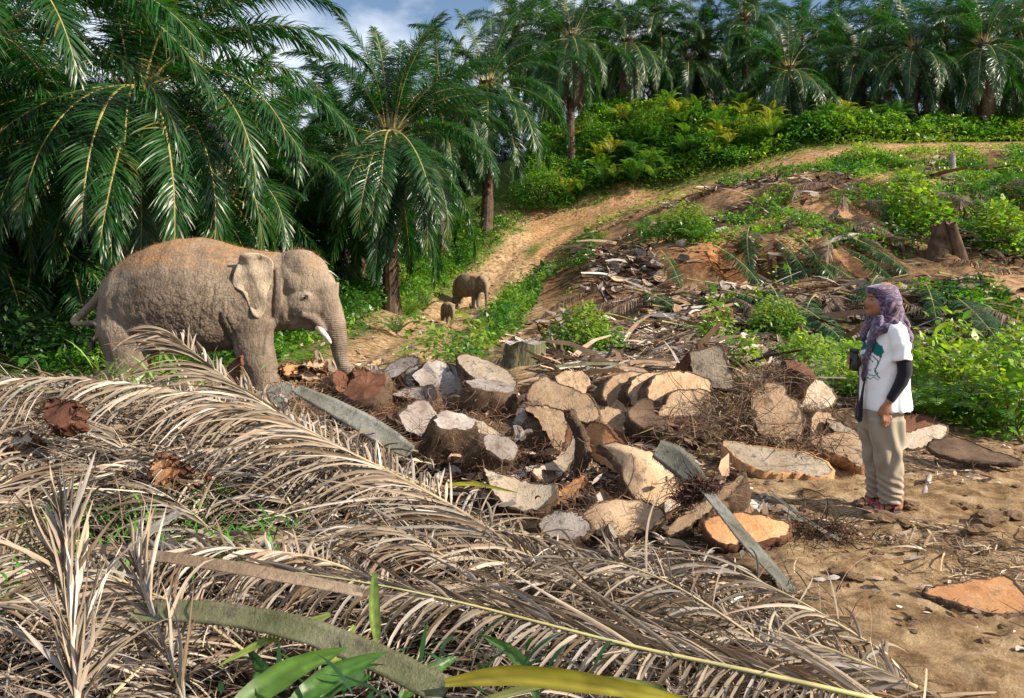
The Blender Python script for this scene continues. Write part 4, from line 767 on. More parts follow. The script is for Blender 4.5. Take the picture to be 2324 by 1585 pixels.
def stump(u, vb, y, wpx, hpx, label, mat='bark', top='grey', flare=1.3, lean=0.0, name='tree_stump', jag=.15, cat='stump'):
    p = P(u, vb, y); r = np.random.default_rng(int(u)); w = wpx/F*y/2; h = hpx/F*y; N = 22; a = np.arange(N)*2*np.pi/N; V = []; L = 7
    for k in range(L):
        t = k/(L-1); rr = w*(1+(flare-1)*(1-t)**2)*(1+.06*np.sin(a*5+1)+r.normal(0, .035, N)); zz = np.full(N, h*t)+(r.normal(0, jag*w, N) if k == L-1 else 0)
        V.append(np.column_stack([np.cos(a)*rr+lean*h*t, np.sin(a)*rr, zz-.05*(k == 0)]))
    V = np.vstack(V); id_ = np.arange(L*N).reshape(L, N); nx = np.roll(id_, -1, 1)
    t = thing(name, label, cat, (p.x, p.y, min(p.z, gz(p.x, p.y)+.05)))
    link('bark', np_mesh('bark', V, np.stack([id_[:-1], nx[:-1], nx[1:], id_[1:]], -1).reshape(-1, 4), None, [M[mat]]), t)
    me = bpy.data.meshes.new('cut_face'); top_ = V[-N:]; me.from_pydata([tuple(top_.mean(0)-[0, 0, .03])]+top_.tolist(), [], [(0, 1+j, 1+(j+1) % N) for j in range(N)]); me.materials.append(M[top]); link('cut_face', me, t)
    return t
def mossy():
    m, n, l, b = nodes_of('old_stump_wood'); co = obj_co(n); f = noise_node(n, l, co, 26, 5, .7, (1, 1, .07)); g = noise_node(n, l, co, 7, 5, .7, (1, 1, .3))
    r = ramp(n, [(.35, (.02, .015, .01)), (.5, (.11, .08, .05)), (.68, (.30, .24, .17))]); l.new(f, r.inputs[0])
    l.new(mixc(n, l, mixc(n, l, g, (0, 0, 0), (.9, .9, .9)), r.outputs[0], (.08, .10, .03)), b.inputs['Base Color']); b.inputs['Roughness'].default_value = .9; bump(n, l, b, f, 1, .03); return m
M['mossy'] = mossy()
stump(1190, 836, 11.4, 92, 58, 'old square-cut weathered stump with vertical cracks, in the middle behind the pile', 'mossy', 'grey', 1.2, 0, jag=.06)
stump(1822, 455, 34, 26, 45, 'dark standing stump on the debris mound above the terraces', 'bark', lean=.05)
stump(2132, 590, 26.5, 44, 80, 'broad blackish rotting stump on the right terrace, split open', 'bark', 'bark', 1.35, .1, jag=.35)
stump(2180, 575, 26.2, 26, 80, 'leaning broken grey stump right of the blackish one', 'bark', 'bark', 1.3, -.3, jag=.35)
stump(2162, 398, 36, 14, 50, 'thin grey post-like stump on the upper right terrace', 'grey', 'grey', 1.1, -.03)
stump(1345, 690, 24, 40, 36, 'ragged dark stump at the left end of the first terrace', 'bark', 'grey', 1.5, .1, jag=.6)
stump(1812, 752, 17.5, 18, 52, 'short upright log post left of the hijab under the terrace edge', 'bark', 'grey', 1.05, .03)
stump(1650, 720, 19, 26, 26, 'small brown stump in the litter below the terrace', 'redbark', 'cut', 1.3)
def log(pa, pb, rpx, label, mat='bark', face='pale', name='log', cat='log', r2_=None):
    a, b = P(*pa), P(*pb); rr = rpx/F*pa[2]; n = 9; path = np.array([list(a.lerp(b, t)) for t in np.linspace(0, 1, n)]); r = np.random.default_rng(int(pa[0])); path += r.normal(0, rr*.06, path.shape)
    t = thing(name, label, cat, a); path -= np.array(a)
    V, Fq = tube(path, np.interp(np.linspace(0, 1, n), [0, 1], [rr, (r2_ or rpx)/F*pb[2]])*(1+r.normal(0, .04, n)), 14, caps=True)
    A = Acc(); A.add(V, Fq); me = A.mesh('bark', [M[mat], M[face]], True); me.polygons.foreach_set('material_index', [1 if len(p.vertices) == 3 else 0 for p in me.polygons]); link('bark', me, t); return t
log((1540, 555, 27), (1645, 522, 29), 9, 'fallen grey log lying across the weedy slope', 'grey')
log((1340, 705, 22), (1420, 700, 22.5), 8, 'grey log lying at the foot of the ragged stump', 'grey')
log((2035, 690, 19.5), (2060, 740, 18.5), 7, 'upright leaning log piece on the first bank right of the hijab', 'bark')
log((2180, 655, 20), (2215, 652, 20.5), 9, 'short log with a round pale end on the terrace edge above the bushes', 'bark')
log((2120, 665, 20), (2150, 663, 20.5), 9, 'second short log with a pale end, left of the first on the terrace edge', 'bark')
log((1890, 965, 8.0), (1975, 985, 7.9), 15, 'dark log behind the person, below the hanging strap', 'bark')
log((2190, 955, 9), (2310, 975, 8.6), 12, 'dark gnarled log on the ground at the right among the green plants', 'bark')
log((2115, 500, 28), (2300, 560, 27), 2, 'thin bare pole slanting across the right terrace', 'grey', name='bare_pole', cat='pole')
log((2160, 505, 27.5), (2185, 590, 26), 2.5, 'thin bent pole standing against the leaning stump', 'grey', name='bare_pole', cat='pole')
log((2095, 1140, 5.9), (2110, 1080, 6.3), 9, 'splintered grey-white stick lying on the soil behind the sandals', 'grey', r2_=5, name='broken_stick', cat='stick')
# ------------------------------------------------------------------ cut fronds on the slopes
FLAT = [frond_mesh('cut_frond', 3.6, R(6), R(25+10*j), 1.2, nl=80, ll=.62, lw=.04, grav=1.2, plum=.4, seed=500+j) for j in range(3)]
FLATD = [frond_mesh('cut_dry_frond', 3.4, R(8), R(28+10*j), 1.2, nl=70, ll=.6, lw=.035, grav=1.5, plum=.5, seed=520+j, dead=True) for j in range(3)]
r_ = random.Random(21)
CF = [(1940, 610, -80), (2040, 470, -60), (2090, 450, -20), (2230, 480, -50), (2260, 520, -80), (2290, 450, -40), (1660, 500, -70), (1620, 590, -60), (1500, 600, -80), (1440, 690, -60), (1900, 690, -50), (1950, 740, 20), (1670, 770, 10), (1500, 770, 30), (2200, 690, 160), (2250, 710, 190), (1380, 740, -30), (1790, 500, -60), (1830, 520, -75), (1860, 500, -50), (1880, 540, -40), (1760, 560, -80), (1800, 590, -70), (1840, 600, -60), (1900, 600, -45), (1780, 600, -100), (1700, 540, -110), (1950, 470, -30), (1930, 560, -60), (1820, 560, -90), (1990, 660, -120), (2060, 655, 190),
      (1560, 660, -30), (1600, 668, -10), (1640, 690, -50), (1700, 700, -70), (1750, 690, -100), (1790, 720, -80), (1550, 700, -20), (1480, 720, 10), (2100, 680, -110), (2150, 700, -100), (2080, 700, -60), (1850, 700, -120), (2130, 650, 10), (1720, 760, -20), (1830, 770, 200), (1760, 640, 5)]
for i, (u, v, az) in enumerate(CF):
    x, y = hit(u, v); t = thing('cut_frond', 'cut green palm frond sprawled over the cleared bank', 'palm frond', (x, y, gz(x, y)+.35), 'cut green fronds on the banks', r_.choice(FLAT)); s = r_.uniform(.65, 1.0)
    t.scale = (s, s, s); t.rotation_euler = (r_.uniform(-.3, .3), (.45 if v < 640 else .25), R(az))
for i in range(150):
    u, v = (r_.uniform(1260, 2330), r_.uniform(650, 830)) if i < 75 else (r_.uniform(1700, 2330), r_.uniform(400, 610))
    x, y = hit(u, v); t = thing('dry_cut_frond', 'dry grey-brown palm frond among the litter of the cleared slope', 'palm frond', (x, y, gz(x, y)+.15), 'dry fronds in the litter of the slope', r_.choice(FLATD)); s = r_.uniform(.4, .85)
    t.scale = (s, s, s); t.rotation_euler = (r_.uniform(-.5, .5), r_.uniform(0, .3), r_.uniform(0, 6.3))
# ------------------------------------------------------------------ litter
def litter(name, n, x0, x1, y0, y1, keep, L, W, cols, seed, lift=.02, el=.25, prof='twig', fold=0.0, nseg=3):
    r = np.random.default_rng(seed); xs = r.uniform(x0, x1, n); ys = r.uniform(y0, y1, n); k = keep(xs, ys, r); xs, ys = xs[k], ys[k]; m = len(xs)
    pos = np.stack([xs, ys, ground_z(xs, ys)+lift*r.random(m)*2], 1); a = r.uniform(0, 2*np.pi, m); e = np.abs(r.normal(0, el, m)); Ls = L*np.exp(r.normal(0, .5, m))
    D = np.stack([np.cos(a), np.sin(a), np.sin(e)], 1); tn = np.clip(np.asarray(cols)[r.integers(0, len(cols), m)]*np.exp(r.normal(0, .35, (m, 1))), .01, .8)
    V, Fq, T = blades(pos, D, np.stack([-np.sin(a), np.cos(a), r.normal(0, .8, m)], 1), Ls, W*Ls/L, nseg, .35, tn, prof, curl=r.normal(0, .5, (m, 3)), fold=fold); return link(name, np_mesh(name, V, Fq, T, [M['dry']]), kind='stuff')
LC = [(.34, .24, .16), (.24, .15, .09), (.42, .36, .30), (.12, .07, .045), (.30, .27, .24), (.05, .03, .02)]
slope_keep = lambda x, y, r: (rd(x, y) > 1.7) & (fbm(x*.5, y*.5, 91, 3)+np.where(y < 21.5, .12, -.02) > r.random(len(x))*.25-.03) & ~((y > 22.4) & (y < 26.6) & (x > 4.5) & (r.random(len(x)) < .85))
litter('bark_litter', 90000, 1.5, 28, 15, 40, slope_keep, .42, .055, LC, 31, .06)
litter('bark_litter', 26000, 0.3, 9, 9.8, 19, lambda x, y, r: (rd(x, y) > 1.6) & (x > .3+(15-y)*.05) & (x < 6.5+(y-12)*.3), .30, .035, LC, 32, .05)
litter('bark_flakes', 9000, -3, 5.5, 5.0, 10.2, lambda x, y, r: (fbm(x, y, 95, 3) > -.18) & (x > -2.5) & (x < 2.0), .13, .035, LC, 33, .03, prof='leaf')
litter('soil_fibres', 60000, .6, 5.5, 2.4, 9, lambda x, y, r: fbm(x*1.1, y*1.1, 97, 3)+np.clip((1.6-x)*.2, -.1, .3) > r.random(len(x))*.3-.12, .085, .005, [(.30, .21, .13), (.20, .12, .07), (.44, .36, .27), (.08, .05, .03)], 34, .006, .15)
litter('soil_chips', 5000, .8, 5.5, 2.4, 9, lambda x, y, r: fbm(x*1.1, y*1.1, 99, 3) > -.1, .04, .018, LC, 36, .008, .2, prof='leaf')
litter('track_litter', 2500, -5, 6, 12, 40, lambda x, y, r: rd(x, y) < 2.5, .12, .05, LC, 35, .02, prof='leaf')
# clods of soil
def clod_mesh(seed):
    bm = bmesh.new(); bmesh.ops.create_icosphere(bm, subdivisions=3, radius=1)
    for v in bm.verts:
        f = 1+.45*mn.noise(v.co*1.3+Vector((seed*7, 0, 0)))+.25*mn.noise(v.co*3+Vector((0, seed*5, 0)))+.12*mn.noise(v.co*7); v.co *= f; v.co.z *= .55
    me = bpy.data.meshes.new('soil_clod'); bm.to_mesh(me); bm.free(); me.materials.append(M['clod']); return me
def clodmat():
    m, n, l, b = nodes_of('clod_soil'); co = obj_co(n); f = noise_node(n, l, co, 3, 8, .7); r = ramp(n, [(.3, (.13, .07, .03)), (.5, (.30, .18, .09)), (.7, (.45, .30, .17))]); l.new(f, r.inputs[0]); l.new(r.outputs[0], b.inputs['Base Color']); b.inputs['Roughness'].default_value = .95; bump(n, l, b, f, 1, .3); return m
M['clod'] = clodmat(); CLOD = [clod_mesh(i) for i in range(4)]
for (u, v, s, lb) in [(2000, 1192, .085, 'largest rough clod of ochre soil, just below the sandals'), (2060, 1160, .06, 'ochre soil clod just right of the trouser cuffs'), (2050, 1205, .05, 'greyish clod right of the largest clod'), (2240, 1195, .085, 'broken brown clod on the bare soil at the right'), (2215, 1225, .06, 'clod beside the broken brown one'),
                  (1935, 1335, .045, 'flat clod at the right of the dark root mass'), (2300, 1180, .07, 'clod at the right edge of the bare soil'), (2180, 1150, .05, 'small clod behind the broken brown clod'), (1900, 1320, .05, 'clod half under the dry roots')]:
    x, y = hit(u, v); t = thing('soil_clod', lb, 'clod', (x, y, gz(x, y)+.01), None, CLOD[int(u) % 4]); t.scale = (s*1.3, s, s); t.rotation_euler.z = u
for i in range(280):
    x = r_.uniform(1.1, 5.2); y = r_.uniform(2.6, 8.5); s = r_.uniform(.008, .02)+.03*r_.random()**5
    t = thing('soil_clod', 'small crumb of dry soil on the bare ground around the person', 'clod', (x, y, gz(x, y)), 'small crumbs on the bare ground', r_.choice(CLOD)); t.scale = (s*1.3, s, s); t.rotation_euler.z = r_.uniform(0, 6)
# ------------------------------------------------------------------ the heap of dead fronds in front
def onto(V, lift=.012):
    g = base_z(V[:, 0], V[:, 1])+lift; low = V[:, 2] < g; V[low, 2] = g[low]+(V[low, 2]-g[low])*.04; return V
DRYC = np.array([(.40, .325, .25), (.30, .235, .17), (.43, .385, .34), (.17, .115, .07), (.24, .16, .10)])
def dtint(n, r, w=None, hero_=False): return np.clip(DRYC[r.choice(5, n, p=w or [.34, .26, .18, .11, .11])]*np.exp(r.normal(-.22 if hero_ else -.5, .28, (n, 1))), .015, .8)  # fill fronds low in the heap get darker tints, shade put into their colour
def dead_frond(path_px, nl, ll, lw, label, seed, angs=(70, 35), angsR=None, lR=1.0, rollL=-.1, rollR=.2, grav=(1.0, 1.0), curlz=0.0, hero=False, rad=.016, rc=(.40, .31, .18), onto_ground=True, up=(0, 0, 1), lens=None, group=None, jit=.12, world=None):
    r = np.random.default_rng(seed); pp = np.array([list(P(*q)) for q in path_px]) if world is None else world
    k = np.linspace(0, 1, len(pp)); kk = np.linspace(0, 1, 30); path = np.stack([np.interp(kk, k, pp[:, j]) for j in range(3)], 1)
    for _ in range(3): path[1:-1] = (path[:-2]+path[1:-1]*2+path[2:])/4
    tg = unit(np.gradient(path, axis=0)); c0 = path[0].copy()
    root = thing('dead_frond', label, 'palm frond', tuple(c0), group)
    V, Fq = tube(path-c0, np.stack([np.interp(kk, [0, 1], [rad, rad*.2]), np.interp(kk, [0, 1], [rad*.6, rad*.15])], 1), 6); A = Acc(); A.add(V, Fq, tints(len(V), rc, .12, .05, r)); link('rachis', A.mesh('rachis', [M['rachis']], True), root)
    n = nl*2; i = np.repeat(np.arange(nl), 2); sd = np.tile([-1.0, 1.0], nl); u = np.clip((i+.5+r.uniform(-.4, .4, n))/nl, 0, .999)
    pos = np.stack([np.interp(u, kk, path[:, j]) for j in range(3)], 1); t = unit(np.stack([np.interp(u, kk, tg[:, j]) for j in range(3)], 1)); U = np.tile(np.array(up, float), (n, 1))
    lat = unit(np.cross(t, U)); upv = np.cross(lat, t); an = np.radians(np.where(sd < 0, np.interp(u, [0, 1], angs), np.interp(u, [0, 1], angsR or angs)))+r.normal(0, jit, n); ro = np.where(sd < 0, rollL, rollR)+r.normal(0, jit*1.3, n)
    D = t*np.cos(an)[:, None]+(lat*sd[:, None]*np.cos(ro)[:, None]+upv*np.sin(ro)[:, None])*np.sin(an)[:, None]
    g = np.where(sd < 0, grav[0], grav[1])*r.uniform(.6, 1.5, n); Ln = ll*np.interp(u, [0, .15, .5, .85, 1], lens or [.6, .9, 1, .8, .5])*r.uniform(.7, 1.12, n)*np.where(sd < 0, 1, lR)
    hook = r.random(n) < .3; cur = r.normal(0, .28, (n, 3))+np.array([0, 0, -1.6])*(hook*1.0)[:, None]*r.random((n, 1))
    V, Fq, T = blades(pos, D, t*.6+upv*r.normal(0.3, .6, (n, 1)), Ln, lw*r.uniform(.7, 1.2, n), 7, g, dtint(n, r, None, group is None), 'palm', fold=.28, curl=cur, twist=r.normal(0, .9, n))
    if onto_ground: V = onto(V)
    V = V-c0
    if hero:
        m = 8*3; per = np.arange(m); fid = np.array([(a*3+j, a*3+j+1, (a+1)*3+j+1, (a+1)*3+j) for j in range(2) for a in range(7)])
        for q in range(n): link('leaflet', np_mesh('leaflet', V[q*m:(q+1)*m], fid, T[q*m:(q+1)*m], [M['dry']], smooth=True), root)
    else: link('leaflet_spray', np_mesh('leaflet_spray', V, Fq, T, [M['dry']], smooth=True), root, kind='stuff')
    return root
# fill layers first
r_ = np.random.default_rng(77); FL = []
for i in range(74):
    v = r_.uniform(880, 1640); umax = np.interp(v, [850, 1000, 1150, 1300, 1450, 1640], [520, 780, 960, 1300, 1650, 2050]); u = r_.uniform(-350, umax)
    if 470 < u < 1080 and v > 1400: continue
    x, y = hit(u, v); az = R(r_.normal(150, 32)) if r_.random() < .75 else R(r_.uniform(0, 360)); L = r_.uniform(1.0, 1.9)*np.interp(y, [2.5, 7], [.55, 1.1]); s = np.linspace(0, 1, 8); hz = .16+.26*np.sin(np.pi*s*.8)*r_.random()+.05*r_.random()
    px = x-math.cos(az)*L*.5+math.cos(az)*L*s; py = y-math.sin(az)*L*.5+math.sin(az)*L*s; py = np.maximum(py, 1.9); w = np.column_stack([px, py, base_z(px, py)+hz])
    c = math.cos(az)
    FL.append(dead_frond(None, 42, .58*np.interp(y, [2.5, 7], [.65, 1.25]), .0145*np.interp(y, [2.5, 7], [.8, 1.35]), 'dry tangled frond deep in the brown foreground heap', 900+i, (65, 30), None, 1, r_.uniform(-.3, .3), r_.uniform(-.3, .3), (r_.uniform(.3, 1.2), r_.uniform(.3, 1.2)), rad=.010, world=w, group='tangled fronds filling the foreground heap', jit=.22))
H = dead_frond([(1640, 1465, 3.55), (1400, 1370, 3.8), (1200, 1262, 4.15), (1050, 1160, 4.5), (900, 1080, 4.8), (760, 1010, 5.0), (640, 945, 5.15), (540, 880, 5.25), (450, 810, 5.35), (395, 762, 5.4)], 130, .90, .019,
    'big dead frond rising leftwards, its tip standing up in front of the elephant belly', 1, (56, 22), (62, 30), .42, .15, .45, (1.05, .6), hero=True, rad=.022, lens=[.8, 1, 1, .75, .45])
dead_frond([(2000, 1590, 2.45), (1850, 1556, 2.5), (1650, 1512, 2.6), (1450, 1472, 2.7), (1250, 1420, 2.82), (1050, 1368, 2.95), (850, 1325, 3.1), (680, 1300, 3.25), (560, 1290, 3.3)], 120, .40, .0135,
    'long frond with a straight yellowish rib running along the bottom of the picture', 2, (80, 30), (30, 18), 1.65, -.75, .22, (1.6, .35), hero=True, rad=.013, rc=(.40, .36, .16), lens=[.7, 1, 1, .8, .5], jit=.16)
dead_frond([(760, 1010, 5.9), (620, 950, 6.2), (480, 905, 6.4), (320, 872, 6.6), (160, 858, 6.8), (0, 862, 6.9), (-120, 880, 7)], 100, .85, .021, 'arched dead frond curling along the top left of the heap', 3, (56, 30), None, 1, .1, .25, (2.0, 1.2), rad=.018)
dead_frond([(1000, 1120, 5.0), (850, 1050, 5.2), (650, 1010, 5.4), (450, 1020, 5.5), (250, 1070, 5.5), (60, 1120, 5.4)], 90, .75, .019, 'dark dead frond hanging over the gap in the middle left of the heap', 4, (60, 30), None, 1, 0, .2, (2.2, 1.0), rad=.015)
dead_frond([(1560, 1420, 3.5), (1400, 1330, 3.8), (1250, 1300, 3.9), (1050, 1260, 4.0), (850, 1230, 4.1), (650, 1215, 4.2), (450, 1220, 4.2)], 90, .45, .019, 'flattened dead frond lying under the big rising one', 5, (50, 24), None, 1, .05, .3, (1.0, .7), rad=.012)
dead_frond([(2080, 1560, 2.75), (1900, 1480, 3.0), (1750, 1430, 3.15), (1600, 1390, 3.3), (1450, 1350, 3.5), (1300, 1310, 3.7)], 84, .42, .016, 'grey frond spreading to the bottom right edge of the heap', 6, (48, 22), None, 1, .05, .2, (.8, .6), rad=.012)
dead_frond([(900, 1330, 3.5), (700, 1260, 3.7), (500, 1240, 3.8), (300, 1260, 3.8), (100, 1290, 3.7)], 70, .42, .018, 'short pale frond in the lower left of the heap', 7, (60, 30), None, 1, .1, .3, (1.2, .8), rad=.012)
dead_frond([(180, 1620, 2.35), (170, 1500, 2.42), (160, 1380, 2.5), (150, 1270, 2.58), (140, 1165, 2.65)], 50, .36, .016, 'broken upright frond at the bottom left with stiff blades fanning up', 8, (30, 14), None, 1, .1, .1, (-.1, -.1), rad=.016, onto_ground=False, up=(.2, -1, 0), jit=.34, rc=(.42, .33, .24))
dead_frond([(420, 1600, 2.4), (380, 1480, 2.5), (330, 1360, 2.65), (300, 1250, 2.8)], 30, .40, .012, 'second broken frond leaning beside the upright one at the bottom left', 9, (34, 16), None, 1, .1, .1, (.3, .2), rad=.008, onto_ground=False, up=(.2, -1, 0), jit=.3)
# loose blades thrown over everything
def heap_blades(name, n, seed, L, W, lift, el, ndir=None, cols=None):
    r = np.random.default_rng(seed); v = 868+r.random(n)**.8*780; umax = np.interp(v, [850, 1000, 1150, 1300, 1450, 1650], [480, 780, 1000, 1350, 1700, 2150]); u = -300+(umax+300)*r.random(n)
    kp = ~((u > 480) & (u < 1060) & (v > 1430) & (r.random(n) < .85)); u, v = u[kp], v[kp]; y = np.clip(CH-.22, 0, 9)*F/(v-HV); y = np.minimum(y, 7.6); x = (u-UC)/F*y; g = base_z(x, y); m = len(x); pos = np.column_stack([x, y, g+lift*r.random(m)])
    a = np.where(r.random(m) < .65, np.radians(r.normal(150, 35, m)), r.uniform(0, 2*np.pi, m)); e = r.normal(.12, el, m); sc = np.interp(y, [2.5, 7], [.6, 1.3])
    D = np.stack([np.cos(a)*np.cos(e), np.sin(a)*np.cos(e), np.sin(e)], 1); T0 = dtint(m, r, [.25, .25, .15, .2, .15], True) if cols is None else tints(m, cols, .3, .1, r)
    V, Fq, T = blades(pos, D, r.normal(0, 1, (m, 3)), L*sc*np.exp(r.normal(0, .35, m)), W*sc*r.uniform(.5, 1.3, m), 5, .6, T0, 'palm', fold=.25, curl=r.normal(0, .5, (m, 3)), twist=r.normal(0, 1, m)); V = onto(V, .004)
    return link(name, np_mesh(name, V, Fq, T, [M['dry']], smooth=True), kind='stuff')
heap_blades('loose_dry_leaflets', 3600, 41, .42, .012, .34, .2)
heap_blades('loose_dry_stalks', 900, 42, .34, .005, .42, .4)
# green shoots poking through the heap
def shoots(name, spots, n, L, W, cols, seed, elong=0):
    r = np.random.default_rng(seed); A = Acc()
    for (u, v, y, s) in spots:
        c = np.array(P(u, v, y)); pos = c+r.normal(0, 1, (n, 3))*[s, s, s*.3]; a = r.uniform(0, 6.28, n); D = np.stack([np.cos(a), np.sin(a), r.uniform(.2, 1.6, n)], 1)
        V, Fq, T = blades(pos, D, np.stack([-np.sin(a), np.cos(a), 0*a], 1), L*np.exp(r.normal(0, .3, n)), W, 4, .9, tints(n, cols, .3, .1, r), 'leaf'); A.add(V, Fq, T)
    return link(name, A.mesh(name, [M['leaf']]), kind='stuff')
shoots('heap_grass', [(120, 1190, 4.6, .25), (300, 1180, 4.7, .2), (60, 1260, 4.2, .25), (450, 1140, 4.9, .15), (330, 1260, 4.2, .2), (560, 1230, 4.2, .15), (130, 1330, 3.7, .2)], 110, .10, .014, (.07, .22, .02), 1)
shoots('green_blades', [(300, 868, 7.6, .25), (380, 872, 7.5, .25), (430, 866, 7.6, .2), (250, 872, 7.7, .2)], 22, .34, .03, (.14, .22, .06), 2)
shoots('dark_shoots', [(700, 1540, 2.3, .12), (900, 1560, 2.25, .15), (1000, 1480, 2.6, .12), (1250, 1500, 2.6, .12), (600, 1590, 2.2, .15), (1150, 1560, 2.3, .1)], 7, .13, .016, (.02, .07, .015), 3)
def big_leaf(pts, wpx, label, col, seed, name='green_leaf_blade'):
    pp = np.array([list(P(*q)) for q in pts]); k = np.linspace(0, 1, len(pp)); kk = np.linspace(0, 1, 24); path = np.stack([np.interp(kk, k, pp[:, j]) for j in range(3)], 1)
    for _ in range(4): path[1:-1] = (path[:-2]+path[1:-1]*2+path[2:])/4
    c0 = path[0].copy(); tg = unit(np.gradient(path, axis=0)); w = np.interp(kk, [0, .2, .5, .85, 1], [.4, .9, 1, .5, .04])*wpx/F*pp[:, 1].mean()/2
    s = unit(np.cross(tg, np.array([0, -1.0, .5])+0*tg)); nn = np.cross(s, tg); r = np.random.default_rng(seed); rows = []
    for q in (-1, -.5, 0, .5, 1): rows.append(path+s*(w*q)[:, None]+nn*(w*(abs(q)*.35)+.002*np.sin(kk*40+q*3))[:, None])
    V = np.stack(rows, 1).reshape(-1, 3)-c0; id_ = np.arange(24*5).reshape(24, 5); Fq = np.stack([id_[:-1, :-1], id_[:-1, 1:], id_[1:, 1:], id_[1:, :-1]], -1).reshape(-1, 4)
    t = thing(name, label, 'leaf', tuple(c0), None, np_mesh(name, V, Fq, np.clip(np.tile(np.array([.7, 1.15, .8, 1.2, .75])[:, None], (24, 1))*np.array(col)*np.exp(fbm(np.repeat(kk*14, 5), np.tile(np.arange(5)*.7, 24), seed, 3)*1.6)[:, None]*np.array([1+.5*(seed == 1), 1, 1]), .003, .9), [M['leaf']], smooth=True)); return t
big_leaf([(1010, 1550, 2.2), (1150, 1530, 2.2), (1300, 1545, 2.15), (1450, 1570, 2.1), (1600, 1600, 2.1)], 46, 'broad yellow-green leaf blade with orange spots at the bottom centre', (.20, .26, .03), 1)
big_leaf([(1080, 1595, 2.25), (1250, 1545, 2.3), (1400, 1550, 2.3), (1500, 1560, 2.3), (1525, 1590, 2.25)], 26, 'olive leaf blade just behind the yellow-green one, bent down at its end', (.17, .19, .07), 2)
big_leaf([(750, 1395, 2.55), (660, 1430, 2.5), (600, 1455, 2.45), (490, 1515, 2.4)], 24, 'light green blade pointing down-left at the bottom', (.20, .27, .06), 3)
big_leaf([(805, 1420, 2.5), (780, 1470, 2.45), (750, 1530, 2.4), (725, 1580, 2.4)], 26, 'light green blade hanging straight down beside the spiny petiole', (.22, .30, .06), 4)
big_leaf([(850, 1300, 2.75), (850, 1380, 2.6), (855, 1440, 2.55), (860, 1480, 2.5)], 26, 'flat green blade hanging over the spiny petiole', (.17, .24, .05), 5)
big_leaf([(500, 1640, 2.1), (600, 1560, 2.2), (680, 1510, 2.25), (790, 1470, 2.3)], 60, 'wide dark green leaf rising from the bottom edge', (.07, .15, .02), 6)
big_leaf([(900, 1600, 2.3), (940, 1550, 2.35), (1000, 1510, 2.4), (1040, 1490, 2.45)], 34, 'dark green leaf half hidden below the long rib at the bottom', (.05, .12, .02), 12)
big_leaf([(720, 1600, 2.2), (760, 1550, 2.25), (850, 1520, 2.3), (930, 1530, 2.3)], 40, 'deep green leaf curving right in the dark hollow', (.035, .10, .018), 13)
big_leaf([(560, 1600, 2.3), (600, 1520, 2.4), (560, 1470, 2.5)], 30, 'dark narrow leaf at the left of the dark hollow', (.03, .09, .015), 14)
big_leaf([(1220, 1590, 2.35), (1200, 1520, 2.45), (1150, 1470, 2.55), (1090, 1440, 2.6)], 30, 'green leaf seen through the hanging leaflets of the long frond', (.08, .17, .04), 15)
big_leaf([(640, 1640, 2.05), (700, 1570, 2.15), (770, 1520, 2.2), (880, 1480, 2.25)], 50, 'dark green leaf in the shade right of the wide one', (.05, .13, .02), 7)
big_leaf([(330, 852, 7.8), (310, 870, 7.7), (280, 890, 7.7), (250, 905, 7.6)], 20, 'pale green leaf lying on top of the heap under the elephant', (.35, .45, .25), 8)
big_leaf([(1010, 1100, 5.0), (1080, 1098, 5.0), (1180, 1120, 4.9)], 10, 'thin yellow-green blade lying at the edge of the heap', (.30, .30, .03), 9)
M['drystalk'] = wood_mat('dry_stalk', (.14, .10, .07), (.27, .20, .14), (.40, .33, .26), .6, 50)
def petiole(pts, widths, label, mat='petiole', spines=0, depth=.3, seed=0, cat='petiole', name='frond_petiole', up=(0, -.5, .8), spl=.018):
    pp = np.array([list(P(*q)) for q in pts]); k = np.linspace(0, 1, len(pp)); kk = np.linspace(0, 1, 26); path = np.stack([np.interp(kk, k, pp[:, j]) for j in range(3)], 1)
    for _ in range(3): path[1:-1] = (path[:-2]+path[1:-1]*2+path[2:])/4
    c0 = path[0].copy(); tg = unit(np.gradient(path, axis=0)); w = np.interp(kk, k, np.array(widths, float))/F*path[:, 1]/2; U = np.array(up, float); s = unit(np.cross(tg, U+0*tg)); nn = np.cross(s, tg); r = np.random.default_rng(seed)
    prof = [(-1, .06), (-.6, -.10), (0, -.24), (.6, -.10), (1, .06), (.85, -.45), (0, -1), (-.85, -.45)]
    V = np.stack([path+s*(w*a)[:, None]+nn*(w*b*(depth if b < 0 else 1))[:, None]+r.normal(0, .0012, path.shape) for a, b in prof], 1); n = 8; V = V.reshape(-1, 3)-c0; Fq = []
    for i in range(25):
        for j in range(n): Fq.append((i*n+j, i*n+(j+1) % n, (i+1)*n+(j+1) % n, (i+1)*n+j))
    e = 25*n; Fq += [(0, 7, 6, 5), (0, 5, 4, 3), (0, 3, 2, 1), (e, e+1, e+2, e+3), (e, e+3, e+4, e+5), (e, e+5, e+6, e+7)]
    t = thing(name, label, cat, tuple(c0)); link('stalk', np_mesh('stalk', V, np.array(Fq), None, [M[mat]]), t)
    if spines:
        A = Acc()
        for sd in (-1, 1):
            q = np.linspace(0.02, .98, spines); pos = np.stack([np.interp(q, kk, (path+s*(w*sd)[:, None]-c0)[:, j]) for j in range(3)], 1); tt = np.stack([np.interp(q, kk, tg[:, j]) for j in range(3)], 1); ss = np.stack([np.interp(q, kk, s[:, j]) for j in range(3)], 1)
            V2, F2, T2 = blades(pos, ss*sd+tt*.5+r.normal(0, .15, (spines, 3)), tt, spl*r.uniform(.5, 1.2, spines), .006, 2, .2, tints(spines, (.2, .14, .09), .2, .1, r), 'twig'); A.add(V2, F2, T2)
        link('spine_row', A.mesh('spine_row', [M['twig']]), t, kind='stuff')
    return t
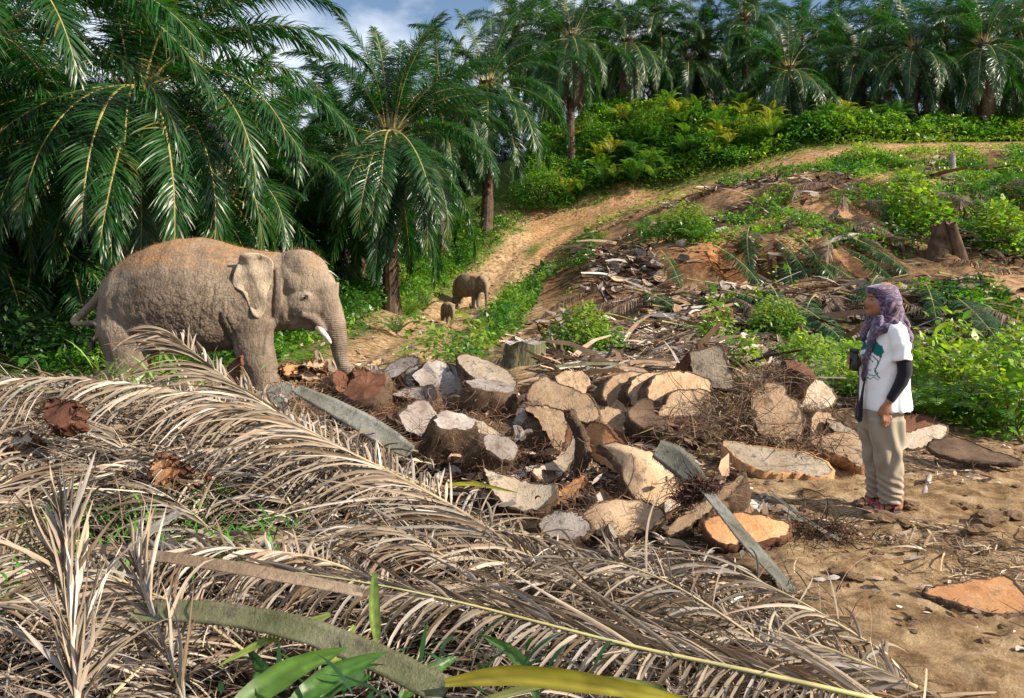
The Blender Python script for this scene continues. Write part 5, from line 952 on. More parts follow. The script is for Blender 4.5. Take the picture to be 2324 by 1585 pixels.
petiole([(300, 1392, 2.62), (420, 1385, 2.58), (560, 1400, 2.5), (700, 1432, 2.42), (850, 1490, 2.32), (1010, 1570, 2.22)], [50, 56, 56, 60, 64, 66], 'long green-grey petiole with saw-toothed edges across the lower heap', 'petgreen', 70, .5, up=(-.05, -.55, .85), spl=.014)
petiole([(670, 882, 6.5), (740, 915, 6.3), (820, 958, 6.1), (880, 995, 5.95), (925, 1030, 5.8)], [24, 40, 50, 50, 46], 'green-grey channelled petiole with a row of spines at the left end of the pile', 'petiole', 42, .4, up=(-.35, -.5, .8), spl=.05)
petiole([(1490, 1018, 5.25), (1530, 1040, 5.2), (1565, 1072, 5.1), (1592, 1105, 5.0)], [46, 62, 54, 40], 'wide blue-grey petiole base sticking up over the largest shell', 'petiole', 30, .12, up=(-.35, -.75, .55), spl=.012)
petiole([(1590, 1098, 4.95), (1640, 1160, 4.7), (1700, 1235, 4.45), (1750, 1290, 4.25), (1798, 1345, 4.05)], [34, 38, 46, 44, 36], 'long silvery-grey petiole sloping down to the right from the wide base', 'petiole', 36, .3, up=(.3, -.5, .8), spl=.012)
petiole([(1680, 1458, 3.7), (1740, 1418, 3.8), (1812, 1372, 3.9)], [26, 26, 20], 'short pale round stalk below the end of the silvery petiole', 'petiole', 0, 1.0)
petiole([(235, 1310, 3.5), (300, 1240, 3.65), (350, 1195, 3.75), (410, 1160, 3.85)], [22, 24, 24, 20], 'pale smooth stalk lying in the left half of the heap', 'petiole', 0, 1.0)
petiole([(215, 1245, 2.95), (400, 1268, 2.9), (600, 1300, 2.85), (825, 1345, 2.8)], [24, 30, 34, 26], 'dry flat stalk with a broken splintered end in the lower left', 'drystalk', 0, .3)
petiole([(1262, 832, 9.6), (1330, 826, 9.7), (1405, 826, 9.8)], [10, 12, 9], 'grey-green petiole lying level right of the old stump', 'petgreen', 0, .4)
petiole([(1750, 1120, 5.4), (1850, 1195, 4.9), (1905, 1225, 4.8)], [10, 12, 8], 'dark thin stalk in the root mass', 'petiole', 0, .6)
# thin wiry stems arching at the right end of the heap
r = np.random.default_rng(9); A = Acc()
for i in range(46):
    u, v = r.uniform(1480, 1980), r.uniform(1330, 1560); y = 1.55*F/(v-HV); c = np.array(P(u, v, y)); a = r.uniform(0, 6.28); V, Fq, T = blades(c[None], np.array([[math.cos(a), math.sin(a), r.uniform(.3, 1.5)]]), r.normal(0, 1, (1, 3)), r.uniform(.25, .7), .0035, 12, 1.6, tints(1, (.30, .22, .15), .3, .1, r), 'twig', curl=r.normal(0, .9, (1, 3))); A.add(V, Fq, T)
link('wiry_stems', A.mesh('wiry_stems', [M['twig']]), kind='stuff')
#@@
# ------------------------------------------------------------------ bodies: many lofted volumes fused into one skin
def loft_x(rings, n=28):
    """rings: (x, ztop, zbot, halfwidth, y, power)"""
    V = []; a = np.arange(n)*2*np.pi/n
    for (x, zt, zb, hw, y) in rings:
        ca, sa = np.cos(a), np.sin(a); V.append(np.column_stack([np.full(n, x), y+hw*np.sign(ca)*np.abs(ca)**.85, (zt+zb)/2+(zt-zb)/2*np.sign(sa)*np.abs(sa)**.95]))
    return close_loft(V, n)
def loft_z(rings, n=28, p=1.0):
    """rings: (z, xl, xr, ry, y)"""
    V = []; a = np.arange(n)*2*np.pi/n
    for (z, xl, xr, ry, y) in rings:
        ca, sa = np.cos(a), np.sin(a); V.append(np.column_stack([(xl+xr)/2+(xr-xl)/2*np.sign(ca)*np.abs(ca)**p, y+ry*np.sign(sa)*np.abs(sa)**p, np.full(n, z)]))
    return close_loft(V, n)
def close_loft(V, n):
    L = len(V); fs = [(k*n+j, k*n+(j+1) % n, (k+1)*n+(j+1) % n, (k+1)*n+j) for k in range(L-1) for j in range(n)]
    fs += [tuple(range(n))[::-1], tuple((L-1)*n+j for j in range(n))]; return np.vstack(V).tolist(), fs
def tube_c(path, rad, n=18):
    V, Fq = tube(path, rad, n, caps=False); L = len(path); fs = [tuple(f) for f in Fq.tolist()]+[tuple(range(n))[::-1], tuple((L-1)*n+j for j in range(n))]; return V.tolist(), fs
def ball(c, r, n=16):
    bm = bmesh.new(); bmesh.ops.create_uvsphere(bm, u_segments=n+8, v_segments=n, radius=1); V = [(c[0]+v.co.x*r[0], c[1]+v.co.y*r[1], c[2]+v.co.z*r[2]) for v in bm.verts]; fs = [tuple(v.index for v in f.verts) for f in bm.faces]; bm.free(); return V, fs
def fuse(name, pieces, voxel, smooth=10, mats=()):
    V = []; Fs = []
    for v, f in pieces:
        k = len(V); V += v; Fs += [tuple(i+k for i in q) for q in f]
    me = bpy.data.meshes.new(name); me.from_pydata(V, [], Fs); bm = bmesh.new(); bm.from_mesh(me)
    # each closed piece gets outward normals
    bmesh.ops.recalc_face_normals(bm, faces=bm.faces); bm.to_mesh(me); bm.free()
    o = bpy.data.objects.new(name, me); COL.objects.link(o)
    m = o.modifiers.new('r', 'REMESH'); m.mode = 'VOXEL'; m.voxel_size = voxel; m.adaptivity = 0
    s = o.modifiers.new('s', 'SMOOTH'); s.factor = .5; s.iterations = smooth
    dg = bpy.context.evaluated_depsgraph_get(); dg.update(); out = bpy.data.meshes.new_from_object(o.evaluated_get(dg)); out.name = name
    bpy.data.objects.remove(o); bpy.data.meshes.remove(me); out.materials.clear()
    for q in mats: out.materials.append(q)
    out.polygons.foreach_set('use_smooth', np.ones(len(out.polygons), bool)); return out
def get_co(me): a = np.empty(len(me.vertices)*3, np.float32); me.vertices.foreach_get('co', a); return a.reshape(-1, 3).astype(float)
def set_co(me, a): me.vertices.foreach_set('co', a.astype(np.float32).ravel()); me.update()
def get_no(me): a = np.empty(len(me.vertices)*3, np.float32); me.vertex_normals.foreach_get('vector', a); return a.reshape(-1, 3).astype(float)
def put_col(me, nm, c):
    a = me.color_attributes.new(nm, 'FLOAT_COLOR', 'POINT'); a.data.foreach_set('color', np.hstack([c, np.ones((len(c), 1))]).astype(np.float32).ravel())
def fb3(p, s, o=3):
    return (fbm(p[:, 0]*s, p[:, 2]*s, 3, o)+fbm(p[:, 1]*s+7, p[:, 2]*s+3, 5, o))/1.4

def elephant_skin():
    m, n, l, b = nodes_of('elephant_skin'); co = obj_co(n); at = attr(n, 'mud'); sp = n.new('ShaderNodeSeparateColor'); l.new(at.outputs['Color'], sp.inputs[0])
    wob = noise_node(n, l, co, 3, 4, .6); big = noise_node(n, l, co, 2.4, 6, .6); fine = noise_node(n, l, co, 60, 4, .7)
    vm = n.new('ShaderNodeMapping'); vm.inputs['Scale'].default_value = (1.0, 1.0, 1.0); l.new(co, vm.inputs[0])
    ds = n.new('ShaderNodeTexNoise'); ds.inputs['Scale'].default_value = 5; l.new(co, ds.inputs['Vector'])
    mv = mixc(n, l, 0.06, vm.outputs[0], ds.outputs['Color'], 'ADD')
    vs = []
    for sc, st in ((22, (1, 1, 1.15)), (11, (1.25, 1, .7)), (40, (.8, 1, 1.5))):
        mp2 = n.new('ShaderNodeMapping'); mp2.inputs['Scale'].default_value = st; l.new(mv, mp2.inputs[0])
        v = n.new('ShaderNodeTexVoronoi'); v.feature = 'DISTANCE_TO_EDGE'; v.inputs['Scale'].default_value = sc; l.new(mp2.outputs[0], v.inputs['Vector'])
        r = ramp(n, [(0, (0, 0, 0)), (.10, (1, 1, 1))]); l.new(v.outputs['Distance'], r.inputs[0]); vs.append(r.outputs[0])
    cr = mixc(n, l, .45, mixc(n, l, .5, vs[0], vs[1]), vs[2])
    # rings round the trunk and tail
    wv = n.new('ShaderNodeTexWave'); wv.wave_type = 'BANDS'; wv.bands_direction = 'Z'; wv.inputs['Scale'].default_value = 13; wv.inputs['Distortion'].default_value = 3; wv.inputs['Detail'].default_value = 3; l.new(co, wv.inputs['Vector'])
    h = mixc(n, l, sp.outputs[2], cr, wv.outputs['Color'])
    skin = ramp(n, [(.3, (.115, .083, .060)), (.5, (.20, .153, .112)), (.7, (.28, .222, .165))]); l.new(big, skin.inputs[0])
    c = mixc(n, l, sp.outputs[1], skin.outputs[0], (.36, .29, .215))
    mud = ramp(n, [(.3, (.20, .11, .05)), (.6, (.36, .20, .095))]); l.new(fine, mud.inputs[0])
    mm = n.new('ShaderNodeMath'); mm.operation = 'MULTIPLY'; l.new(sp.outputs[0], mm.inputs[0]); mm.inputs[1].default_value = 1; c = mixc(n, l, sp.outputs[0], c, mud.outputs[0])
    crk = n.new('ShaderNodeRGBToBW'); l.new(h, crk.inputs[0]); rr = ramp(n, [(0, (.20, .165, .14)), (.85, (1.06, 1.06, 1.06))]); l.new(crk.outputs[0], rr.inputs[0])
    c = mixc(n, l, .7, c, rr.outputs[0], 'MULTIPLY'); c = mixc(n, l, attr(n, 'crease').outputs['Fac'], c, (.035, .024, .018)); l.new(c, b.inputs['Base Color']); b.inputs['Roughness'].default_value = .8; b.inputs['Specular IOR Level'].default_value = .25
    ad = n.new('ShaderNodeMath'); ad.operation = 'MULTIPLY_ADD'; l.new(fine, ad.inputs[0]); ad.inputs[1].default_value = .25; l.new(crk.outputs[0], ad.inputs[2]); bp1 = bump(n, l, b, ad.outputs[0], .55, .012)
    fw = n.new('ShaderNodeTexWave'); fw.inputs['Scale'].default_value = 5.5; fw.inputs['Distortion'].default_value = 11; fw.inputs['Detail'].default_value = 4; fw.inputs['Detail Scale'].default_value = 1.6; l.new(co, fw.inputs['Vector'])
    b2 = n.new('ShaderNodeBump'); b2.inputs['Strength'].default_value = .14; b2.inputs['Distance'].default_value = .02; l.new(fw.outputs['Fac'], b2.inputs['Height']); l.new(b2.outputs[0], bp1.inputs['Normal']); return m
M['skin'] = elephant_skin()
def plain(name, c, rough=.5, spec=.4, var=0):
    m, n, l, b = nodes_of(name); b.inputs['Base Color'].default_value = (*c, 1); b.inputs['Roughness'].default_value = rough; b.inputs['Specular IOR Level'].default_value = spec
    if var:
        f = noise_node(n, l, obj_co(n), var, 5, .7); r = ramp(n, [(.35, tuple(x*.6 for x in c)), (.6, c)]); l.new(f, r.inputs[0]); l.new(r.outputs[0], b.inputs['Base Color'])
    return m
M['tusk'] = plain('ivory', (.62, .52, .43), .45, .4, 14); M['eye'] = plain('dark_eye', (.012, .008, .006), .12, .6); M['hair'] = plain('bristle', (.10, .06, .035), .7); M['nail'] = plain('toenail', (.36, .30, .24), .6)
E = lambda zx, zy: ((zx-900)*.001905, (1240-zy)*.001905)
K = .001905
def elephant(label, group, trunk, tail, legs, tusk, voxel, head_dx=0, hairs=0, cat='elephant', belly=1.0, tuft=True, name='elephant'):
    pcs = []
    st = [(332, 520, 660, .12), (345, 455, 720, .24), (372, 372, 800, .34), (410, 318, 850, .41), (460, 266, 880, .46), (560, 204, 905, .53), (700, 142, 905, .60), (850, 106, 900, .64), (1000, 97, 885, .64), (1100, 115, 880, .61), (1200, 147, 872, .56), (1300, 172, 850, .49), (1400, 188, 800, .43), (1500, 198, 745, .37), (1580, 210, 700, .31)]
    pcs.append(loft_x([(E(x, 0)[0], E(0, a)[1], E(0, b)[1]*1.0, w*belly, 0) for x, a, b, w in st]))
    for L in legs:
        pcs.append(tube_c([(E(x, z)[0], y, E(x, z)[1]) for x, z, y, rx, ry in L], [(ry, rx) for x, z, y, rx, ry in L], 22))
    hx = head_dx
    def el(zx, zy, rx, rz, hw, y=0): x, z = E(zx+hx, zy); return ball((x, y, z), (rx*K, hw, rz*K))
    pcs += [el(1630, 372, 178, 190, .30), el(1675, 300, 130, 120, .20, -.10), el(1675, 300, 130, 120, .20, .10), el(1720, 390, 150, 190, .27), el(1690, 540, 195, 165, .275), el(1790, 470, 125, 175, .21), el(1620, 650, 110, 82, .20), el(1740, 678, 90, 58, .13), el(1560, 560, 120, 170, .28)]
    pcs.append(tube_c([(E(x+hx, z)[0], 0, E(x+hx, z)[1]) for x, z, a, b in trunk], [(b, a*K) for x, z, a, b in trunk], 20))
    pcs.append(tube_c([(E(x, z)[0], y, E(x, z)[1]) for x, z, r, y in tail], [r*K for x, z, r, y in tail], 12))
    ex, ez = E(1735+hx, 502)
    for sd in (-1, 1):   # lids and brow
        a = np.linspace(0, 2*np.pi, 14); pcs.append(tube_c([(ex+.045*math.cos(t), sd*.262, ez+.034*math.sin(t)) for t in a], np.full(14, .013), 8))
        a = np.linspace(.5, 2.7, 9); pcs.append(tube_c([(ex+.075*math.cos(t), sd*.250, ez-.01+.07*math.sin(t)) for t in a], np.full(9, .010), 8))
        a = np.linspace(3.6, 5.9, 9); pcs.append(tube_c([(ex+.075*math.cos(t), sd*.255, ez+.01+.07*math.sin(t)) for t in a], np.full(9, .007), 8))
        pcs.append(tube_c([(E(x+hx, z)[0], sd*(y-.03), E(x+hx, z)[1]) for x, z, y in [(1700, 610, .24), (1770, 640, .20), (1820, 690, .165), (1850, 740, .14)]], [.07, .065, .06, .045], 10))   # tusk sheath
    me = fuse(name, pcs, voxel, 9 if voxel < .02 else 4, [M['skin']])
    co = get_co(me); X = co[:, 0]/K+900; Z = 1240-co[:, 2]/K; y = co[:, 1]
    for zx, zy, rx, rz, amt in [(1640, 270, 60, 60, .09), (1800, 400, 70, 80, .10), (1515, 520, 45, 160, .18), (1210, 760, 60, 120, .10), (760, 880, 60, 100, .12), (1590, 450, 60, 100, .06), (1330, 330, 60, 200, .05), (520, 420, 80, 150, .04)]:
        g = np.exp(-((X-zx-hx*(zx > 1500))/rx)**2-((Z-zy)/rz)**2); co[:, 1] *= 1-amt*g
    nn = get_no(me); co += nn*(fb3(co, 3.0)*.03+fb3(co, 11.0)*.012)[:, None]
    # hanging folds of skin on flank and thigh
    co += nn*(.0022*np.sin((X*.9+Z*.35)/15+fb3(co, 4)*26)*np.exp(-((Z-600)/260)**2)*(np.abs(y) > .15))[:, None]
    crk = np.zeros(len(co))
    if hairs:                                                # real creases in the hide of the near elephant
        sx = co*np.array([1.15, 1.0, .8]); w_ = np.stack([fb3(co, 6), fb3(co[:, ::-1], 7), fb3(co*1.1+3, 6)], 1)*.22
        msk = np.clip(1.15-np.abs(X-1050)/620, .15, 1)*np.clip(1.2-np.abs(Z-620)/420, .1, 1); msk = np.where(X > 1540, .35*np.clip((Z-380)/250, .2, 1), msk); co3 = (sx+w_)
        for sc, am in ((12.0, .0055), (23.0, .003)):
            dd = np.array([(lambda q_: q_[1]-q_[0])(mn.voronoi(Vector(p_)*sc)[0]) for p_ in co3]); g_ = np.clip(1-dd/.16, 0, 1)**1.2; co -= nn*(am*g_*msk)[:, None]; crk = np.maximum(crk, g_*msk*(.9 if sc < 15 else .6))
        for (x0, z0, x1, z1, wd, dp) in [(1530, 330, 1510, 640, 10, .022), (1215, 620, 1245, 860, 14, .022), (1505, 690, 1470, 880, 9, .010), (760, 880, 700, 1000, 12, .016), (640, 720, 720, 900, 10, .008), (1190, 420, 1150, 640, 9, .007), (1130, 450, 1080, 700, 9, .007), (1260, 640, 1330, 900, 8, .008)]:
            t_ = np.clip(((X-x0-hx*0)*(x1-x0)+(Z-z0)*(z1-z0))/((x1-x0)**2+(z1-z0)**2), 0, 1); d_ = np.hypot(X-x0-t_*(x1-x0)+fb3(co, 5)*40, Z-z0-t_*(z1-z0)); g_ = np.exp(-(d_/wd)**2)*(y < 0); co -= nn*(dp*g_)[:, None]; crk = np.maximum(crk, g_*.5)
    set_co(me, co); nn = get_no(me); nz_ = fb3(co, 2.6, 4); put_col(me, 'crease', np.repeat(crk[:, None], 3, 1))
    n2 = fb3(co, 9, 4)
    top = np.clip((nn[:, 2]-.22+nz_*1.3+n2*.8)*1.5, 0, .9)*np.clip((430-Z)/200+n2*.6, 0, 1)*np.clip((X-420)/150, 0, 1)*np.where(X > 1520, .0, 1)
    crown = np.exp(-((X-1790-hx)/70)**2-((Z-260)/90)**2)*np.clip(.6+nz_*3, 0, 1)*.9; dust = np.clip(.15+nz_*2.6+.3*(X > 1480)+.2*(Z < 500), 0, 1)*.7
    tr = np.clip((Z-560)/160, 0, 1)*np.clip((X-1800-hx+50)/60, 0, 1); tl = (X < 318)*1.0
    put_col(me, 'mud', np.stack([np.clip(top+crown, 0, 1), dust, np.maximum(tr, tl*0)*.8], 1))
    root = thing(name, label, cat, (0, 0, 0), group); body = link('body', me, root)
    # ears
    eo = [(1535, 285), (1500, 232), (1425, 210), (1352, 222), (1322, 270), (1305, 340), (1284, 415), (1312, 442), (1352, 465), (1370, 500), (1386, 550), (1408, 605), (1428, 632), (1450, 642), (1474, 612), (1490, 550), (1500, 470), (1520, 390)]
    N = 64; o = smooth_poly([E(a+hx, b) for a, b in eo], N); cen = np.array(E(1430+hx, 380)); rg = [0, .2, .4, .6, .8, .93, 1]; xroot = E(1510+hx, 0)[0]
    for sd in (-1, 1):
        rows = []
        for off in (0, 1):
            for s in rg:
                q = cen+(o-cen)*s if s else cen[None]; dd = np.clip((xroot-q[:, 0]), -.1, .6); yy = .345+.42*dd-.30*dd**2+.016*np.sin(q[:, 0]*24+q[:, 1]*9)+.012*np.sin(q[:, 1]*23)+.05*np.exp(-((q[:, 1]-E(0, 230)[1])/.05)**2)*(dd > .05)
                th = .022*(1-s**4)+.004; rows.append(np.column_stack([q[:, 0], sd*(yy-off*th), q[:, 1]]))
        V = np.vstack(rows); fs = []; half = 1+6*N
        for off in (0, 1):
            b0 = off*half
            for j in range(N):
                f = [(b0, b0+1+j, b0+1+(j+1) % N)]+[(b0+1+k*N+j, b0+1+(k+1)*N+j, b0+1+(k+1)*N+(j+1) % N, b0+1+k*N+(j+1) % N) for k in range(5)]
                fs += [q if (off == 0) == (sd < 0) else q[::-1] for q in f]
        a0 = 1+5*N
        for j in range(N):
            q = (a0+j, half+a0+j, half+a0+(j+1) % N, a0+(j+1) % N); fs.append(q if sd < 0 else q[::-1])
        em = bpy.data.meshes.new('ear'); em.from_pydata(V.tolist(), [], fs); em.materials.append(M['skin']); em.polygons.foreach_set('use_smooth', [True]*len(em.polygons)); put_col(em, 'mud', np.tile([.0, .85, 0], (len(V), 1))); link('ear', em, root)
        bvx, bvz = E(1735+hx, 505); yv = sd*.262
        V, fs = ball((bvx, yv, bvz), (.024, .016, .017), 10); e2 = bpy.data.meshes.new('eye'); e2.from_pydata(V, [], fs); e2.materials.append(M['eye']); e2.polygons.foreach_set('use_smooth', [True]*len(e2.polygons)); link('eye', e2, root)
        if tusk:
            ox = 0 if sd < 0 else 62; V, Fq = tube([(E(x+hx+ox, z)[0], sd*yy, E(x+hx+ox, z)[1]) for x, z, yy in [(1800, 700, .15), (1835, 735, .165), (1862, 765, .175), (1880, 788, .18), (1892, 806, .182), (1898, 815, .182)]], [.04, .04, .036, .03, .02, .007], 14)
            A = Acc(); A.add(V, Fq); link('tusk', A.mesh('tusk', [M['tusk']], True), root)
    if hairs:
        r = np.random.default_rng(5); idx = np.where((nn[:, 2] > .45) & (Z < 420) & (X > 300) & (X < 1900+hx))[0]; idx = r.choice(idx, min(hairs, len(idx)), replace=False)
        V, Fq, T = blades(co[idx], nn[idx]+r.normal(0, .35, (len(idx), 3)), r.normal(0, 1, (len(idx), 3)), .024*np.exp(r.normal(0, .4, len(idx)))*np.where(X[idx] > 1480, 1.5, 1), .0022, 2, .3, tints(len(idx), (.22, .12, .06), .4), 'twig')
        link('back_hair', np_mesh('back_hair', V, Fq, T, [M['twig']]), root, kind='stuff')
    if tuft and tail:
        x, z, r0, yt = tail[-1]; c = np.array([E(x, z)[0], yt, E(x, z)[1]]); r = np.random.default_rng(3); k = 260
        V, Fq, T = blades(c+r.normal(0, .012, (k, 3))+[0, 0, .03]*r.random((k, 1)), np.array([-.1, 0, -1.0])+r.normal(0, .28, (k, 3)), r.normal(0, 1, (k, 3)), .10*np.exp(r.normal(0, .3, k)), .005, 3, .2, tints(k, (.014, .012, .014), .3), 'twig'); link('tail_tuft', np_mesh('tail_tuft', V, Fq, T, [M['twig']]), root, kind='stuff')
    # toenails
    for L in legs:
        x, z, y, rx, ry = L[-1]
        for t in (-.7, -.25, .2, .65):
            V, fs = ball((E(x, z)[0]+math.cos(t)*rx*.97, y+math.sin(t)*ry*.97, .045), (.03, .03, .035), 6); nm = bpy.data.meshes.new('toenail'); nm.from_pydata(V, [], fs); nm.materials.append(M['nail']); link('toenail', nm, root)
    return root
TR = [(1790, 450, 150, .22), (1822, 540, 112, .19), (1868, 640, 98, .165), (1908, 720, 78, .145), (1926, 800, 64, .125), (1938, 900, 55, .112), (1966, 980, 52, .102), (2036, 1050, 50, .09), (2104, 1112, 46, .08), (2165, 1165, 42, .072)]
q = lambda pts: [(95+a*.9527, 380+b*.9527, r*.9527, y) for a, b, r, y in pts]
TL = q([(300, 20, 60, 0), (255, 80, 50, 0), (205, 148, 40, -.02), (130, 222, 32, -.04), (72, 280, 27, -.06), (45, 305, 25, -.08), (70, 316, 23, -.12), (130, 314, 21, -.2), (210, 308, 23, -.28), (290, 306, 22, -.37), (322, 324, 20, -.40), (328, 360, 20, -.41), (308, 400, 18, -.41), (282, 425, 16, -.41)])
LG = [[(1370, 540, -.20, .27, .18), (1378, 700, -.24, .285, .20), (1390, 830, -.27, .272, .20), (1432, 940, -.28, .235, .19), (1470, 1040, -.28, .20, .18), (1480, 1150, -.28, .185, .175), (1488, 1238, -.28, .20, .19)],
      [(1330, 600, .22, .25, .18), (1290, 800, .26, .20, .18), (1272, 900, .27, .18, .17), (1290, 1000, .27, .165, .16), (1292, 1238, .27, .185, .18)],
      [(520, 560, -.20, .34, .25), (535, 720, -.25, .36, .27), (560, 830, -.28, .32, .25), (574, 951, -.29, .262, .21), (560, 1060, -.29, .20, .185), (545, 1238, -.29, .19, .185)],
      [(440, 640, .2, .25, .22), (385, 809, .26, .20, .2), (348, 951, .28, .145, .16), (335, 1060, .28, .15, .16), (335, 1238, .28, .17, .175)]]
big = elephant('large mud-dusted bull elephant with short pale tusks reaching its trunk to the pile', None, TR, TL, LG, True, .0095, hairs=3600)
g0 = P(126.6+900*.3334, 920, 10.3); big.location = (g0.x, 10.3, 0)
TR2 = [(1790, 450, 140, .20), (1830, 560, 100, .17), (1850, 680, 80, .14), (1860, 800, 62, .12), (1862, 900, 52, .10), (1868, 1000, 44, .085), (1862, 1090, 36, .07), (1835, 1150, 30, .055), (1845, 1180, 24, .04)]
TL2 = [(360, 400, 50, 0), (325, 520, 36, 0), (318, 680, 26, 0), (325, 820, 20, 0), (330, 900, 14, 0)]
LG2 = [[(1370, 560, -.20, .24, .18), (1385, 760, -.24, .22, .18), (1400, 900, -.25, .17, .16), (1405, 1100, -.25, .15, .15), (1415, 1238, -.25, .18, .17)], [(1330, 560, .2, .24, .18), (1330, 760, .24, .2, .18), (1310, 900, .25, .165, .16), (1300, 1100, .25, .15, .15), (1310, 1238, .25, .18, .17)],
       [(500, 560, -.2, .3, .24), (500, 760, -.26, .27, .23), (510, 950, -.27, .19, .19), (500, 1100, -.27, .16, .16), (515, 1238, -.27, .18, .18)], [(470, 560, .2, .28, .24), (440, 760, .26, .24, .22), (420, 950, .27, .18, .18), (400, 1100, .27, .16, .16), (415, 1238, .27, .18, .18)]]
mo = elephant('grey-brown adult elephant without tusks walking down the dirt track behind', None, TR2, TL2, LG2, False, .03)
p = P(1060, 697, 34); mo.location = (p.x, p.y, gz(p.x, p.y)); mo.rotation_euler.z = R(-48); mo.scale = (.70, .70, .70)
# the calf: shorter, rounder, seen nearly from the front
ca = elephant('small elephant calf walking on the dirt track ahead of the adult', None, [(x, z if z < 500 else 450+(z-450)*.9, a*.8, b*.75) for x, z, a, b in TR2], TL2, LG2, False, .035, head_dx=-60)
p = P(1016, 735, 27); ca.location = (p.x, p.y, gz(p.x, p.y)); ca.rotation_euler.z = R(-66); ca.scale = (.32, .36, .345)
#@@
# ------------------------------------------------------------------ the person
def cloth(name, c, rough=.85, weave=220, var=.12):
    m, n, l, b = nodes_of(name); co = obj_co(n); a = noise_node(n, l, co, 4, 4, .6); f = noise_node(n, l, co, weave, 2, .6)
    r = ramp(n, [(.3, tuple(x*(1-var) for x in c)), (.7, c)]); l.new(a, r.inputs[0]); l.new(r.outputs[0], b.inputs['Base Color']); b.inputs['Roughness'].default_value = rough; b.inputs['Specular IOR Level'].default_value = .2
    b.inputs['Sheen Weight'].default_value = .15; bump(n, l, b, f, .25, .002); return m
M['trouser'] = cloth('khaki_cloth', (.30, .255, .195)); M['sleeve'] = cloth('black_knit', (.012, .013, .02)); M['black'] = plain('black_rubber', (.012, .012, .013), .38, .5); M['strap'] = cloth('strap_web', (.03, .02, .03)); M['pink'] = cloth('magenta_webbing', (.35, .02, .12)); M['sole'] = plain('sole_rubber', (.05, .06, .07), .6)
def skinmat():
    m, n, l, b = nodes_of('human_skin'); f = noise_node(n, l, obj_co(n), 25, 5, .6); r = ramp(n, [(.3, (.25, .105, .055)), (.7, (.36, .165, .09))]); l.new(f, r.inputs[0]); at = attr(n, 'paint'); sp = n.new('ShaderNodeSeparateColor'); l.new(at.outputs['Color'], sp.inputs[0])
    c = mixc(n, l, sp.outputs[0], r.outputs[0], (.25, .05, .045)); c = mixc(n, l, sp.outputs[1], c, (.02, .012, .01)); c = mixc(n, l, sp.outputs[2], c, (.62, .40, .34))
    l.new(c, b.inputs['Base Color']); b.inputs['Roughness'].default_value = .5; b.inputs['Subsurface Weight'].default_value = .08; b.inputs['Subsurface Radius'].default_value = (.01, .004, .002); return m
M['hskin'] = skinmat()
def shirtmat():
    m, n, l, b = nodes_of('white_cotton'); at = attr(n, 'print'); l.new(mixc(n, l, at.outputs['Fac'], (.80, .80, .82), (.012, .13, .12)), b.inputs['Base Color']); b.inputs['Roughness'].default_value = .9; b.inputs['Specular IOR Level'].default_value = .15
    bump(n, l, b, noise_node(n, l, obj_co(n), 160, 2), .2, .002); return m
M['shirt'] = shirtmat()
def hijabmat():
    m, n, l, b = nodes_of('patterned_scarf'); co = obj_co(n); v = n.new('ShaderNodeTexVoronoi'); v.inputs['Scale'].default_value = 30; v.feature = 'SMOOTH_F1'; ds = noise_node(n, l, co, 22, 4, .6); l.new(mixc(n, l, .12, co, ds, 'ADD'), v.inputs['Vector'])
    w = n.new('ShaderNodeTexWave'); w.wave_type = 'RINGS'; w.rings_direction = 'SPHERICAL'; w.inputs['Scale'].default_value = 9; w.inputs['Distortion'].default_value = 30; w.inputs['Detail'].default_value = 3; l.new(co, w.inputs['Vector'])
    r = ramp(n, [(.15, (.018, .013, .032)), (.4, (.055, .035, .065)), (.6, (.11, .062, .085)), (.85, (.24, .21, .27))]); l.new(mixc(n, l, .5, v.outputs['Distance'], w.outputs['Color']), r.inputs[0])
    tint2 = ramp(n, [(.35, (.65, .75, 1.35)), (.65, (1.3, .8, .85))]); l.new(noise_node(n, l, co, 9, 3), tint2.inputs[0])
    l.new(mixc(n, l, .8, r.outputs[0], tint2.outputs[0], 'MULTIPLY'), b.inputs['Base Color']); b.inputs['Roughness'].default_value = .75; b.inputs['Sheen Weight'].default_value = .3; return m
M['scarf'] = hijabmat()
H_ = lambda cx, cy: ((cx-440)*.00116, (1490-cy)*.00116)
def zr(rows, n=30, p=.95): return loft_z([(H_(0, cy)[1], H_(a, 0)[0], H_(b, 0)[0], ry, y) for cy, a, b, ry, y in rows], n, p)
def hp(rows, n=16):  # (cx,cy,y,rx,ry)
    return tube_c([(H_(a, b)[0], y, H_(a, b)[1]) for a, b, y, rx, ry in rows], [(ry, rx) for a, b, y, rx, ry in rows], n)
pr = thing('person', 'person in a purple patterned headscarf, white t-shirt and khaki trousers facing the elephant', 'person', (0, 0, 0)); pp = P(1835.9+440*.3796, 1167, 5.47); pr.location = (pp.x, 5.47, gz(pp.x, 5.47)+.03)
body = [ball((*[H_(452, 0)[0]], 0, H_(0, 232)[1]), (.098, .077, .118)), ball((H_(395, 0)[0], 0, H_(0, 262)[1]), (.062, .060, .088)), ball((H_(372, 0)[0], 0, H_(0, 302)[1]), (.034, .036, .028)),
        hp([(430, 300, 0, .052, .05), (445, 370, 0, .055, .055), (455, 420, 0, .08, .09)]), zr([(395, 410, 520, .13, 0), (450, 380, 550, .16, 0), (600, 345, 560, .15, 0), (800, 350, 560, .14, 0), (900, 350, 530, .14, 0), (1000, 360, 510, .14, 0)])]
